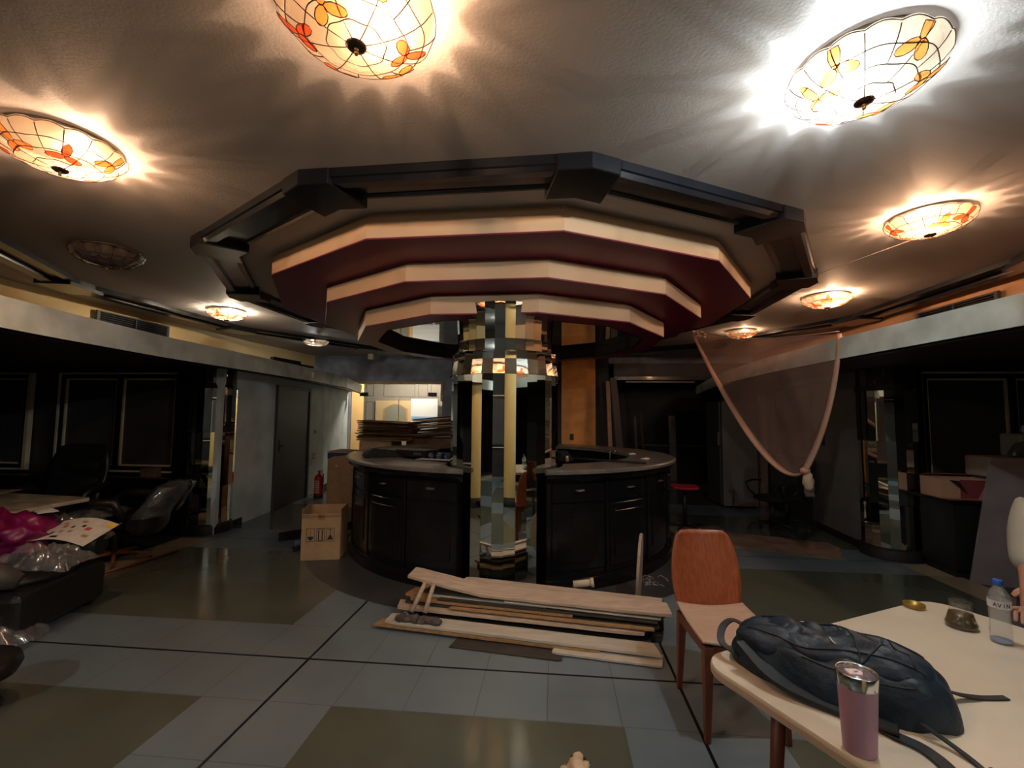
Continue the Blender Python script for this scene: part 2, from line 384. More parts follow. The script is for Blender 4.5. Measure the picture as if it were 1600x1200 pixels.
# outer black crown on the ceiling
def crown(n, Ri, Ro):
    mb = MB().use(LACQ)
    ringband(mb, [(Ri, ZC), (Ri, ZC-.05), (Ri+.07, ZC-.055), (Ri+.08, ZC-.035), (Ro-.12, ZC-.035), (Ro-.11, ZC-.07), (Ro, ZC-.075), (Ro, ZC)])
    for k in range(12):
        a = .2338+k*pi/6; c = Vector((CX+cos(a)*(Ri+Ro)/2*.999, CY+sin(a)*(Ri+Ro)/2*.999, ZC-.045))
        mb.box(c, (Ro-Ri+.05, .5, .09), a)
    obj('trim_%d' % n, mb, kind='structure')
crown(10, 5.10, 5.42)

# wall vents
def vent(name_lab, x, y0, y1, z0, z1, face):
    t = thing('air_vent', name_lab, 'vent', (x, (y0+y1)/2, z0))
    mb = MB(); s = face
    mb.b2((x, y0, z0), (x+.03*s, y0+.04, z1)); mb.b2((x, y1-.04, z0), (x+.03*s, y1, z1))
    mb.b2((x, y0+.04, z1-.02), (x+.03*s, y1-.04, z1)); mb.b2((x, y0+.04, z0), (x+.03*s, y1-.04, z0+.02)); mb.b2((x, (y0+y1)/2-.01, z0+.02), (x+.03*s, (y0+y1)/2+.01, z1-.02))
    obj('frame', mb, mat('grey vent metal', (.06, .065, .075), .4), t, True)
    mb = MB(); n = 11
    for i in range(n):
        z = z0+.03+(z1-z0-.05)*i/(n-1)
        mb.box((x+.012*s, (y0+y1)/2, z), (.02, y1-y0-.08, .004), rot=Euler((0, .6*s, 0)))
    obj('louvres', mb, LACQ, t, True)
    obj('backing', MB().b2((x-.001*s, y0+.03, z0+.01), (x+.002*s, y1-.03, z1-.01)), BLK, t, True)
vent('black louvred air vent in the ochre upper wall on the left', -6.36, 5.62, 6.80, 2.62, 2.97, 1)
vent('black louvred air vent in the apricot upper wall on the right', 4.77, 5.25, 6.35, 2.60, 2.94, -1)

# ------------------------------------------------------------------ doors
DOORM = mat('dark grey door', (.035, .035, .032), .42, var=.15)
def wall_door(n, a, b, z, sgn, handle_at):
    t = bpy.data.objects.new('door_%d' % n, None); COL.objects.link(t); t['kind'] = 'structure'
    t.location = ((a[0]+b[0])/2, (a[1]+b[1])/2, 0); WM[t] = Matrix.Translation(t.location)
    d = (Vector((*b, 0))-Vector((*a, 0))); L = d.length; rz = atan2(d.y, d.x); nrm = Vector((-d.y, d.x, 0)).normalized()*sgn
    c = Vector(((a[0]+b[0])/2, (a[1]+b[1])/2, z/2))
    obj('door_leaf', MB().box(c+nrm*.012, (L, .03, z), rz), DOORM, t, True, bevel=.003)
    mb = MB()
    for e, ww, cz, hh in ((-L/2-.02, .05, z/2, z), (L/2+.02, .05, z/2, z)): mb.box(Vector((c.x, c.y, cz))+d.normalized()*e+nrm*.02, (ww, .05, hh), rz)
    mb.box(Vector((c.x, c.y, z+.02))+nrm*.02, (L+.09, .05, .05), rz)
    obj('door_frame', mb, mat('door frame charcoal', (.04, .04, .042), .45), t, True)
    hp = Vector(a+(0,)).lerp(Vector(b+(0,)), handle_at); hp.z = 1.02
    mb = MB(); mb.box(hp+nrm*.032, (.035, .008, .18), rz); mb.tube([hp+nrm*.03, hp+nrm*.08, hp+nrm*.08+d.normalized()*(.1 if handle_at < .5 else -.1)], .009)
    obj('door_handle', mb, CHROME if n == 2 else BLKP, t, True)
wall_door(1, (-4.493, 6.94), (-4.626, 8.10), 1.97, -1, .08)
wall_door(2, (3.728, 6.98), (3.795, 8.08), 2.0, 1, .93)

# ------------------------------------------------------------------ bay windows
FRM = mat('black window frame', (.008, .008, .009), .3)
TRIMC = mat('cream bead trim', (.85, .74, .52), .5)
def window(n, x0, x1, z0, z1, y, panes):
    t = bpy.data.objects.new('window_%d' % n, None); COL.objects.link(t); t['kind'] = 'structure'
    t.location = ((x0+x1)/2, y, z0); WM[t] = Matrix.Translation(t.location)
    f = .055
    mb = MB(); mb.b2((x0, y-.05, z0), (x0+f, y, z1)); mb.b2((x1-f, y-.05, z0), (x1, y, z1)); mb.b2((x0+f, y-.05, z1-f), (x1-f, y, z1)); mb.b2((x0+f, y-.05, z0), (x1-f, y, z0+f))
    pw = (x1-x0-2*f)/panes
    for i in range(1, panes): mb.b2((x0+f+i*pw-.04, y-.05, z0+f), (x0+f+i*pw+.04, y, z1-f))
    obj('window_frame', mb, FRM, t, True, bevel=.004)
    mb = MB(); k = .022
    mb.b2((x0-k*1.4, y-.06, z0-k), (x0, y, z1+k)); mb.b2((x1, y-.06, z0-k), (x1+k*2.2, y, z1+k)); mb.b2((x0, y-.06, z0-k), (x1, y, z0)); mb.b2((x0, y-.06, z1), (x1, y, z1+k))
    for i in range(panes):
        a = x0+f+i*pw+(.04 if i else 0); b = x0+f+(i+1)*pw-(.04 if i < panes-1 else 0); c, d = z0+f, z1-f
        mb.b2((a, y-.035, c), (a+k, y, d)); mb.b2((b-k, y-.035, c), (b, y, d)); mb.b2((a, y-.035, c), (b, y, c+k)); mb.b2((a, y-.035, d-k), (b, y, d))
    obj('bead_trim', mb, TRIMC, t, True)
    for i in range(panes):
        a = x0+f+i*pw; obj('window_pane', MB().b2((a+.01, y-.012, z0+f), (a+pw-.01, y+.0, z1-f)), DARKPANEL, t, True)
window(1, -6.72, -4.97, .78, 2.06, 5.60, 2)
window(2, -9.15, -7.22, .78, 2.06, 5.60, 2)
window(3, 4.24, 6.15, .78, 2.08, 5.70, 2)
window(4, -7.9, -5.9, .75, 2.05, -3.55, 2); window(5, -4.9, -2.9, .75, 2.05, -3.55, 2); window(6, -1.6, .4, .75, 2.05, -3.55, 2); window(7, 2.2, 4.2, .75, 2.05, -3.55, 2); 
for q in (4, 5, 6, 7):
    for ch in bpy.data.objects['window_%d' % q].children: pass
obj('trim_30', MB().b2((-9.3, 5.30, .68), (-4.72, 5.62, .72)).b2((-9.3, 5.36, 0), (-4.75, 5.62, .68)), LACQD, kind='structure')
# ------------------------------------------------------------------ stained glass lamps
GL_W = glassshade('opal lamp glass', (.16, .125, .085), .5, (1, .95, .88)); GL_F = glassshade('orange petal glass', (.30, .085, .02), .12, (1, .5, .2)); GL_R = glassshade('red petal glass', (.22, .03, .01), .1, (1, .3, .1))
GL_O = mat('unlit shade glass', (.10, .085, .07), .15, spec=.6, var=.3, vscale=20)
def bowl_pt(t, a, R, D=.15, lift=0):
    r = R*t; z = -D*sqrt(max(0, 1-(t*.985)**2)); n = Vector((t*cos(a), t*sin(a), z/D*.9)).normalized()
    return Vector((r*cos(a), r*sin(a), z))+n*lift
def lamp(i, x, y, col, watts, R, lab):
    lit = col is not None; zr = ZC-.016; D = .50*R
    t = thing('ceiling_lamp', lab, 'lamp', (x, y, zr), i*1.3, 'stained glass ceiling lamps')
    n = 96; NL = 16
    mb = MB(); ts = [.12, .2, .3, .4, .5, .6, .7, .8, .88, .95, 1.0]
    rs = []
    for k, tt in enumerate(ts):
        ring = []
        for j in range(n):
            a = 2*pi*j/n; p = bowl_pt(tt, a, R, D)
            s = abs(sin(a*NL/2))
            if k == len(ts)-1: p.z += .002+.016*s
            if k == len(ts)-2: p.z += .004*s
            ring.append(p)
        rs.append(ring)
    mb.rings(rs, True, False, True)
    obj('glass_bowl', mb, GL_W if lit else GL_O, t)
    mb = MB(); wl = .0024
    def seg(t0, a0, t1, a1, nn=5): mb.tube([bowl_pt(t0+(t1-t0)*q/nn, a0+(a1-a0)*q/nn, R, D, .001) for q in range(nn+1)], wl, 4)
    for k in range(NL):
        a = 2*pi*k/NL
        seg(.62 if k % 2 else .12, a, .985, a, 8)
    for tt in (.36, .62, .84): 
        mb.tube([bowl_pt(tt+.012*sin(8*2*pi*q/64), 2*pi*q/64, R, D, .001) for q in range(65)], wl, 4, caps=False)
    for k in range(NL):
        a0 = 2*pi*k/NL; a1 = 2*pi*(k+1)/NL
        pts = []
        for q in range(7):
            a = a0+(a1-a0)*q/6; p = bowl_pt(.995, a, R, D, .001); p.z += .016*abs(sin(a*NL/2)); pts.append(p)
        mb.tube(pts, wl, 4)
    obj('lead_lines', mb, LEAD, t)
    rnd = random.Random(i+3)
    for (tc, ac) in ((.62, .5), (.80, 1.15), (.72, 3.3), (.55, 4.4), (.84, 5.3), (.86, 2.3))[:6]:
        mb = MB().use(GL_R if rnd.random() < .45 else GL_F) if lit else MB().use(GL_O)
        for k in range(3):
            ph = rnd.random()*.4+k*2.0+ac
            L = .080*R/.29; cpt = []
            base = (R*tc*cos(ac), R*tc*sin(ac))
            def sp(u, v):
                X = base[0]+(u*cos(ph)-v*sin(ph)); Y = base[1]+(u*sin(ph)+v*cos(ph)); rr = min(.985, hypot(X, Y)/R)
                return bowl_pt(rr, atan2(Y, X), R, D, .0035)
            out = [sp(L*(.5-.5*cos(pi*q/5)), L*.27*sin(pi*q/5)) for q in range(6)]+[sp(L*(.5-.5*cos(pi*q/5)), -L*.27*sin(pi*q/5)) for q in range(4, 0, -1)]
            c0 = sp(L*.5, 0)
            mb.add([c0]+out, [(0, q+1, (q+1) % len(out)+1) for q in range(len(out))], False)
        fl = obj('flower', mb, None, t)
        mb2 = MB()
        for k in range(len(mb.v)//11):
            pp = [Vector(v) for v in mb.v[k*11+1:k*11+11]]; pp.append(pp[0]); mb2.tube([p*1.004 for p in pp], .0020, 4)
        obj('flower_outline', mb2, LEAD, fl)
    b = -D
    obj('bottom_disc', MB().lathe([(.001, b-.012), (.025, b-.011), (.036, b-.004), (.038, b+.003)], n=20), mat('dark bronze', (.10, .06, .045), .35, metal=.8), t)
    obj('finial', MB().lathe([(.0005, b-.036), (.006, b-.034), (.009, b-.028), (.007, b-.021), (.004, b-.018), (.008, b-.014), (.009, b-.01)], n=12), GOLD, t)
    obj('added_glare_plate', MB().lathe([(R*.9, .014), (R*.9, .008), (R*.86, .004), (.001, .004)], n=32), mat('dark glare plate', (.10, .085, .07), .5), t)  # added dark plate, keeps the lit ceiling from glaring through the glass
    if lit:
        l = bpy.data.lights.new('bulb', 'POINT'); l.energy = watts; l.color = col; l.shadow_soft_size = .018
        lo = bpy.data.objects.new('bulb_light', l); COL.objects.link(lo); lo.location = (R*.30, 0, -.055); lo.parent = t
        lo2 = obj('bulb', MB().ball((R*.30, 0, -.055), (.016, .016, .016), 10, 6), mat('bulb glow %s' % str(col), (1, 1, 1), emit=col, es=10), t)
for i, q in enumerate(LAMPS): lamp(i, *q)

# ------------------------------------------------------------------ stepped canopy over the bar
can = thing('stepped_canopy', 'stepped cream and burgundy twelve-sided canopy hanging from the ceiling over the round bar', 'canopy', (CX, CY, 2.48))
def tier(R, Rin, zb, zt, zn, gap=.05):
    mb = MB().use(TIERC); ringband(mb, [(R, zb+.012), (R, zt), (R-gap, zt), (R-gap, zn), (R-gap-.02, zn), (R-gap-.02, zb+.012)])
    a = obj('tier', mb, None, can, True)
    mb = MB(); ringband(mb, [(R, zb), (R, zb+.012), (Rin, zb+.012), (Rin, zb)])
    u = obj('tier_underside', mb, BURG, a, True, lab='burgundy painted underside')
    return a
tier(2.87, 2.30, 2.862, 3.035, ZC)
tier(2.36, 1.90, 2.678, 2.83, 2.862)
t3 = tier(1.955, 1.69, 2.48, 2.655, 2.678)
mb = MB(); ringband(mb, [(1.69, 2.48), (1.69, 2.60), (1.71, 2.60), (1.71, 2.48)])
obj('recess_side', mb, mat('olive recess paint', (.06, .052, .04), .5), can, True)
# mirrored panels in the recess, in strips
mb = MB()
P = dodeca(CX, CY, 1.69)
ys = [CY-1.7+i*.34 for i in range(11)]
import bmesh
def clip(poly, lo, hi):
    def half(pl, c, s):
        out = []
        for a, b in zip(pl, pl[1:]+pl[:1]):
            da, db = s*(a[1]-c), s*(b[1]-c)
            if da >= 0: out.append(a)
            if da*db < 0: t = da/(da-db); out.append((a[0]+(b[0]-a[0])*t, a[1]+(b[1]-a[1])*t))
        return out
    return half(half(poly, lo, 1), hi, -1)
for a, b in zip(ys[:-1], ys[1:]):
    pl = clip(P, a+.002, b-.002)
    if len(pl) > 2: mb.prism(pl, 2.595, 2.60)
obj('mirror_ceiling', mb, mat('smoked ceiling mirror', (.62, .62, .60), .03, metal=1), can, True)
mb = MB().prism(P, 2.602, 2.62); obj('mirror_backing', mb, MIRD, can, True)
fr = thing('ceiling_frame', 'black lacquered twelve-sided moulded frame on the ceiling around the canopy', 'frame', (CX, CY, ZC-.1))
Ri, Ro = 3.17, 3.50
mb = MB(); ringband(mb, [(Ri, ZC), (Ri, ZC-.05), (Ri+.04, ZC-.06), (Ri+.055, ZC-.045), (Ro-.12, ZC-.05), (Ro-.10, ZC-.085), (Ro-.03, ZC-.09), (Ro-.015, ZC-.06), (Ro, ZC-.055), (Ro, ZC)])
obj('moulding', mb, LACQ, fr, True)
for k in range(12):
    a = .2338+k*pi/6; mb = MB(); ca = cos(pi/12)
    half = rad(3.9); pl = []
    for R_ in (Ri-.03, Ro+.012):
        L = R_; row = []
        for s in (-1, 0, 1):
            if s == 0: row.append((CX+R_*cos(a), CY+R_*sin(a)))
            else:
                d = .20; tx, ty = -sin(a+s*pi/12), cos(a+s*pi/12)
                row.append((CX+R_*cos(a)+s*d*tx, CY+R_*sin(a)+s*d*ty))
        pl.append(row)
    poly = pl[0]+pl[1][::-1]
    mb.prism(poly, ZC-.105, ZC-.0005)
    obj('corner_block', mb, LACQ, fr, True, bevel=.006, seg=1)

# ------------------------------------------------------------------ mirrored column
KX, KY, KR, KN = -.50, 4.50, .53, 32
col = thing('mirrored_column', 'round column clad in narrow vertical mirror strips in the middle of the bar front', 'column', (KX, KY, 0))
def facets(prof, parent, name, m, rnd, gap=.0012, jit=.0, arc=(0, 360), cx=KX, cy=KY, N=KN, th0=0):
    mb = MB()
    for k in range(N):
        am = th0+2*pi*(k+.5)/N
        if not (arc[0] <= math.degrees(am) % 360 <= arc[1]): continue
        da = rnd.uniform(-jit, jit); vs = []
        for (r, z) in prof:
            for s in (-1, 1):
                a = am+s*(pi/N)*(1-gap*8); rr = r+s*da*.05
                vs.append((cx+rr*cos(a), cy+rr*sin(a), z))
        n = len(prof); mb.add(vs, [(2*i, 2*i+1, 2*i+3, 2*i+2) for i in range(n-1)])
    return obj(name, mb, m, parent, True)
R1 = random.Random(5)
TH0 = -pi/2-.09
obj('core', MB().lathe([(KR-.012, 0.04), (KR-.012, 1.93), (KR-.05, 2.0), (KR-.09, 2.14), (KR-.06, 2.15), (KR-.06, 2.59)], (KX, KY, 0), 32, ph=TH0, smooth=False), MIRD, col, True)
facets([(KR, .05), (KR, 1.925)], col, 'shaft_mirrors', MIR, R1, jit=.012, th0=TH0)
facets([(KR+.022, 1.925), (KR-.001, 2.06)], col, 'capital_lower_mirrors', MIR, R1, jit=.03, th0=TH0)
facets([(KR-.002, 2.062), (KR-.006, 2.14)], col, 'capital_upper_mirrors', MIR, R1, jit=.03, th0=TH0)
facets([(KR-.045, 2.145), (KR-.045, 2.25)], col, 'neck_mirrors', MIR, R1, jit=.05, th0=TH0)
facets([(KR-.055, 2.253), (KR-.036, 2.59)], col, 'upper_mirrors', MIR, R1, jit=.02, th0=TH0)
mb = MB(); mb.lathe([(KR+.012, 0), (KR+.012, .05), (KR-.01, .06)], (KX, KY, 0), 32); obj('plinth', mb, BLK, col, True)

# ------------------------------------------------------------------ round bar
bar = thing('bar_counter', 'large round black lacquered bar counter with grey stone top around the mirrored column', 'bar counter', (-.575, 5.99, 0))
RB, ZB = 2.05, 1.07
G1, G2 = 270-6.8, 270+14.4
BX, BY = -.575, 5.99     # column gap in degrees
def arc(mb, prof, a0, a1, nseg, smooth=True):
    rs = []
    D = hypot(KX-BX, KY-BY); aK = atan2(KY-BY, KX-BX)
    for i in range(nseg+1):
        a = rad(a0+(a1-a0)*i/nseg); rf = 0
        if cos(a-aK) > 0 and abs(D*sin(a-aK)) < KR+.045: rf = D*cos(a-aK)+sqrt((KR+.045)**2-(D*sin(a-aK))**2)+.01
        rs.append([Vector((BX+max(r, rf)*cos(a), BY+max(r, rf)*sin(a), z)) for r, z in prof])
    return mb.rings(rs, True, True, smooth)
for (a0, a1) in ((G2, 270+172), (270-172, G1)):
    mb = MB(); arc(mb, [(RB-.02, ZB), (RB, ZB-.012), (RB, ZB-.035), (RB-.02, ZB-.045), (1.52, ZB-.045), (1.52, ZB)], a0, a1, 96, False)
    obj('countertop', mb, mat('scuffed stone top', (.155, .145, .13), .3, var=.35, vscale=9, bump=.06, bscale=30), bar, True, lab='grey scuffed stone worktop')
    mb = MB(); arc(mb, [(RB-.03, ZB-.045), (RB-.03, ZB-.075), (RB-.09, ZB-.12), (1.60, ZB-.12), (1.60, ZB-.045)], a0+.3, a1, 96, False)
    arc(mb, [(RB-.10, ZB-.12), (RB-.10, .12), (1.62, .12), (1.62, ZB-.12)], a0+.3, a1, 96, False)
    arc(mb, [(RB-.085, .12), (RB-.085, .10), (RB-.06, .09), (RB-.06, 0), (1.62, 0), (1.62, .12)], a0+.3, a1, 96, False)
    obj('carcass', mb, LACQD, bar, True)
STEP = 17.5
def bpanel(a0, a1, z0, z1, r0, r1, name, par=None):
    mb = MB(); arc(mb, [(r1, z0), (r1, z1), (r0, z1), (r0, z0)], a0, a1, 6, False)
    return obj(name, mb, LACQD, par or bar, True, bevel=.004, seg=1)
for side in (-1, 1):
    for k in range(6):
        if side < 0: b0 = G1-1.0-(k+1)*STEP; b1 = G1-1.0-k*STEP
        else: b0 = G2+1.0+k*STEP; b1 = G2+1.0+(k+1)*STEP
        fr_ = b0+1.0; to = b1-1.0
        if (side < 0 and k == 5) or (side > 0 and k == 5): continue
        dr = bpanel(fr_, to, .77, .935, RB-.10, RB-.086, 'drawer')
        am = rad((b0+b1)/2); c = Vector((BX+(RB-.07)*cos(am), BY+(RB-.07)*sin(am), .875))
        mb = MB(); tg = Vector((-sin(am), cos(am), 0)); nr = Vector((cos(am), sin(am), 0))
        mb.tube([c-tg*.035-nr*.015, c-tg*.032+nr*.012, c+tg*.032+nr*.012, c+tg*.035-nr*.015], .006)
        mb.box(c-nr*.012, (.09, .006, .022), am+pi/2)
        obj('drawer_handle', mb, mat('dull chrome', (.32, .32, .32), .35, metal=1), dr, True)
        dp = bpanel(fr_, to, .17, .74, RB-.10, RB-.088, 'door_panel')
        bpanel(fr_+1.6, to-1.6, .24, .67, RB-.088, RB-.080, 'raised_field', dp)
        if k < 6:
            e = b1 if side < 0 else b0
            bpanel(e-.5, e+.5, .12, .95, RB-.10, RB-.078, 'pilaster')
# column side pilasters with a small scroll under the top at the left end
for am, zz in ((G1-86.5, .93), (G2+86, .93)):
    a = rad(am); c = Vector((BX+(RB-.06)*cos(a), BY+(RB-.06)*sin(a), zz))
    obj('corbel', MB().ball(c, (.075, .075, .06), 12, 8), LACQD, bar, True)

# ------------------------------------------------------------------ mirror faceted pilasters at the two bays
def mpil(lab, cx, cy, r, side, arcs):
    t = thing('mirrored_pilaster', lab, 'column', (cx, cy, 0))
    rr = random.Random(int(cx*10))
    obj('core', MB().lathe([(r-.01, .12), (r-.01, 2.13)], (cx, cy, 0), 20, smooth=False), MIRD, t, True)
    for z0, z1, rb, rt in ((.13, .60, r, r), (.602, 1.30, r, r), (1.302, 1.87, r, r), (1.872, 1.95, r+.01, r-.012), (1.952, 2.03, r-.012, r-.02), (2.032, 2.13, r-.015, r-.015)):
        facets([(rb, z0), (rt, z1)], t, 'mirror_strips', MIR, rr, jit=.15, cx=cx, cy=cy, N=20)
    obj('plinth', MB().lathe([(r+.025, 0), (r+.025, .09), (r+.01, .12), (r-.02, .13)], (cx, cy, 0), 32), BLK, t, True)
mpil('tall faceted mirror pilaster at the left corner, between the dark windows and the grey wall', -4.58, 5.68, .27, -1, None)
mpil('tall faceted mirror pilaster at the right corner, between the grey wall and the dark windows', 3.84, 5.66, .28, 1, None)
for x0, x1 in ((-4.99, -4.85),):
    obj('trim_31', MB().b2((x0+.04, 5.48, .0), (x1, 5.6, 2.1)), LACQD, kind='structure')
obj('trim_32', MB().b2((4.10, 5.58, .0), (4.19, 5.7, 2.1)), LACQD, kind='structure')
# ------------------------------------------------------------------ wooden chair by the planks
def wood_chair(loc, rz, lab):
    t = thing('dining_chair', lab, 'chair', loc, rz)
    def seat(u, v):
        x = (u-.5)*.42*(1-.10*v); y = (v-.5)*.44
        return Vector((x, y, .455-.022*sin(pi*v)*.6+.018*(2*abs(u-.5))**2+(.012*v)))
    mb = MB().grid(seat, 12, 12); obj('seat', mb, WOODB, t, solid=.014, bevel=.003, seg=1)
    def back(u, v):
        hw = .155+.05*sin(pi*min(1, v*.95+.05))**.8-.012*v
        s = 2*(u-.5); rr = 1
        if v > .92: rr = 1-((v-.92)/.08)**2*.13
        x = s*hw*rr; z = .43+.44*v
        return Vector((x, .215+.10*v+.03*(1-s*s)*1.0, z))
    mb = MB().grid(back, 14, 16); obj('backrest', mb, WOODR, t, solid=.012)
    for sx in (-1, 1):
        for (x0, y0, x1, y1, zt, w0) in ((.175, -.185, .19, -.20, .44, .017), (.165, .20, .175, .235, .44, .017)):
            mb = MB(); mb.rings([[Vector((sx*x1+a*w*.6, y1+b*w*.6, 0)) for a, b in ((-1, -1), (1, -1), (1, 1), (-1, 1))] for w in (.022,)]+[[Vector((sx*x0+a*w, y0+b*w, zt)) for a, b in ((-1, -1), (1, -1), (1, 1), (-1, 1))] for w in (.024,)], smooth=False)
            obj('leg', mb, WOODD, t, bevel=.004)
    mb = MB(); mb.box((0, -.185, .415), (.34, .02, .05)); mb.box((0, .20, .415), (.33, .02, .05)); mb.box((-.175, 0, .415), (.02, .38, .05)); mb.box((.175, 0, .415), (.02, .38, .05))
    obj('apron', mb, WOODD, t)
    return t
wood_chair((.905, 2.56, 0), rad(4), 'red-brown plywood chair with a bare beige seat beside the plank pile')

# ------------------------------------------------------------------ cream table at bottom right
TZ = .74
tA = Vector((.505, 1.64, 0)); tdir = Vector((cos(rad(29)), sin(rad(29)), 0)); tn = Vector((sin(rad(26)), -cos(rad(26)), 0))
tW, tD = 1.36, 1.02
tc_ = tA+tdir*tW/2+tn*tD/2
tab = thing('work_table', 'cream laminate table with rounded corners carrying the backpack at bottom right', 'table', (tc_.x, tc_.y, 0), rad(28))
def rrect(w, d, r, n=8):
    out = []
    for cx, cy, a0 in ((w/2-r, d/2-r, 0), (-w/2+r, d/2-r, 90), (-w/2+r, -d/2+r, 180), (w/2-r, -d/2+r, 270)):
        out += [(cx+r*cos(rad(a0+90*i/n)), cy+r*sin(rad(a0+90*i/n))) for i in range(n+1)]
    return out
LAM = mat('cream laminate', (.66, .58, .46), .33, var=.05, vscale=5, bump=.03, bscale=60)
obj('tabletop', MB().prism(rrect(tW, tD, .10), TZ-.035, TZ), LAM, tab, bevel=.006)
mb = MB(); n = len(rrect(1, 1, .1)); 
for z0, z1, e in ((TZ-.028, TZ-.012, .004),): mb.prism(rrect(tW+e, tD+e, .102), z0, z1)
obj('edge_band', mb, mat('beige edge band', (.48, .36, .26), .5), tab)
obj('apron', MB().box((0, 0, TZ-.075), (tW-.25, tD-.25, .08)), WOODD, tab)
for sx in (-1, 1):
    for sy in (-1, 1): obj('leg', MB().tube([(sx*(tW/2-.14), sy*(tD/2-.14), 0), (sx*(tW/2-.17), sy*(tD/2-.17), TZ-.035)], [.016, .022], 10), WOODD, tab)

# ------------------------------------------------------------------ backpack lying on the table
NAVY = mat('navy nylon', (.010, .020, .034), .5, var=.2, vscale=20, bump=.35, bscale=45, spec=.35)
NAVYD = mat('dark nylon webbing', (.007, .010, .014), .6)
bp_rot = rad(-35); bx, by = .85, 1.535
bpk = thing('backpack', 'dark navy hiking backpack lying on its back on the cream table', 'backpack', (bx, by, TZ), bp_rot)
def packshape(L, W, Hh, z0, seed, nu=72, nv=44, ex=2.6, wr=.010, cx=0, cy=0, taper=.22):
    def fn(u, v):
        a = 2*pi*u; t = v
        r = (abs(cos(a))**ex+abs(sin(a))**ex)**(-1/ex)
        rr = sin(t*pi/2)**.55 if t < 1 else 1
        X = r*cos(a)*rr; Y = r*sin(a)*rr
        k = 1-taper*max(0, -X)-.06*max(0, X)
        prof = (1-min(1, (abs(X)**3.2)))**.5*(1-min(1, abs(Y)**3.0))**.5
        edge = cos(t*pi/2)**.5
        z = Hh*edge*(.62+.38*prof)*(1+.18*X)
        p = Vector((X*L/2+cx, Y*W/2*k+cy, z0+z))
        nn = noise.noise(Vector((p.x*5, p.y*16, seed)))*wr*1.5+noise.noise(Vector((p.x*11+3, p.y*30, seed+4)))*wr*.9+abs(noise.noise(Vector((p.x*7+p.y*9, p.y*7, seed+9))))*wr*1.4
        return p+Vector((0, 0, nn*(.3+edge)))+Vector((X, Y, 0))*noise.noise(p*9+Vector((seed, 0, 0)))*.012
    mb = MB(); vs = []; nu_ = nu
    rs = [[fn(j/nu_, 1-i/nv) for j in range(nu_)] for i in range(nv+1)]
    rs[-1] = [sum(rs[-2], Vector())/nu_]*nu_
    return mb.rings(rs, True, False, True)
obj('main_body', packshape(.56, .31, .120, 0, 1.0, wr=.018), NAVY, bpk)
obj('front_pocket', packshape(.40, .23, .050, .090, 5.0, cx=.04, cy=.005, wr=.014), NAVY, bpk)
obj('lid_pocket', packshape(.21, .22, .05, .075, 9.0, cx=-.165, cy=0.0, wr=.012), NAVY, bpk)
def strap(pts, wd=.03, name='strap', m=NAVYD, th=.004, n=6, par=bpk, lift=None):
    """flat webbing through points (catmull-rom), with width across"""
    P = [Vector(p) for p in pts]; P = [P[0]*2-P[1]]+P+[P[-1]*2-P[-2]]; C = []
    for i in range(1, len(P)-2):
        for q in range(n):
            s = q/n; a, b, c, d = P[i-1:i+3]
            C.append(.5*((2*b)+(c-a)*s+(2*a-5*b+4*c-d)*s*s+(3*b-a-3*c+d)*s**3))
    C.append(P[-2]); rs = []
    for i, p in enumerate(C):
        t = (C[min(i+1, len(C)-1)]-C[max(i-1, 0)]).normalized(); sd = t.cross(Vector((0, 0, 1)))
        sd = sd.normalized() if sd.length > .05 else Vector((0, 1, 0)); up = sd.cross(t).normalized()
        rs.append([p+sd*wd/2+up*th/2, p-sd*wd/2+up*th/2, p-sd*wd/2-up*th/2, p+sd*wd/2-up*th/2])
    return obj(name, MB().rings(rs, smooth=False), m, par)
strap([(-.25, .06, .07), (-.295, .05, .085), (-.315, .0, .07), (-.30, -.06, .045), (-.24, -.08, .03)], .024, 'grab_loop')
strap([(-.23, -.09, .08), (-.12, -.155, .03), (.02, -.165, .012), (.14, -.155, .01)], .05, 'shoulder_strap', th=.012)
strap([(.06, -.14, .02), (.14, -.185, .008), (.20, -.20, .006), (.245, -.25, .004), (.26, -.34, .004), (.24, -.42, .004)], .035, 'waist_strap')
strap([(.20, -.13, .03), (.26, -.155, .012), (.30, -.19, .004), (.315, -.245, .010)], .014, 'buckle_strap')
strap([(.23, .09, .05), (.28, .13, .02), (.34, .19, .004), (.395, .238, .004)], .02, 'side_strap')
for c_, d_ in (((.13, -.178, .016), (.055, .04, .012)), ((.315, -.25, .022), (.012, .022, .035))): obj('buckle', MB().box(c_, d_), BLKP, bpk, bevel=.003, seg=1)
from mathutils.bvhtree import BVHTree
bv, bf = [], []
for ch in bpk.children:
    if ch.name.split('.')[0] in ('main_body', 'front_pocket', 'lid_pocket'):
        o_ = len(bv); bv += [v.co.copy() for v in ch.data.vertices]; bf += [[i+o_ for i in p.vertices] for p in ch.data.polygons]
BT = BVHTree.FromPolygons(bv, bf)
def drape(pts, k=6):
    out = []
    for a, b in zip(pts[:-1], pts[1:]):
        for q in range(k):
            x, y = a[0]+(b[0]-a[0])*q/k, a[1]+(b[1]-a[1])*q/k; h = BT.ray_cast(Vector((x, y, 1)), Vector((0, 0, -1)))[0]
            out.append((x, y, (h.z if h is not None else 0)+.002))
    return out
def cord(pts, name, r=.0022, m=NAVYD): obj(name, MB().tube(drape(pts), r, 6), m, bpk)
cord([(-.22, -.06), (-.05, -.085), (.10, -.07), (.24, -.05)], 'zip_line')
cord([(-.20, .05), (0, .075), (.14, .07), (.23, .04)], 'zip_line')
cord([(-.06, -.12), (.08, -.13), (.22, -.10)], 'seam_cord')
cord([(.0, .09), (.06, .0), (.08, -.10), (.13, -.02), (.12, .09), (.18, .0), (.20, -.07)], 'bungee_cord', .0025)
cord([(-.10, .07), (-.05, .075)], 'zip_pull', .004, CHROME)
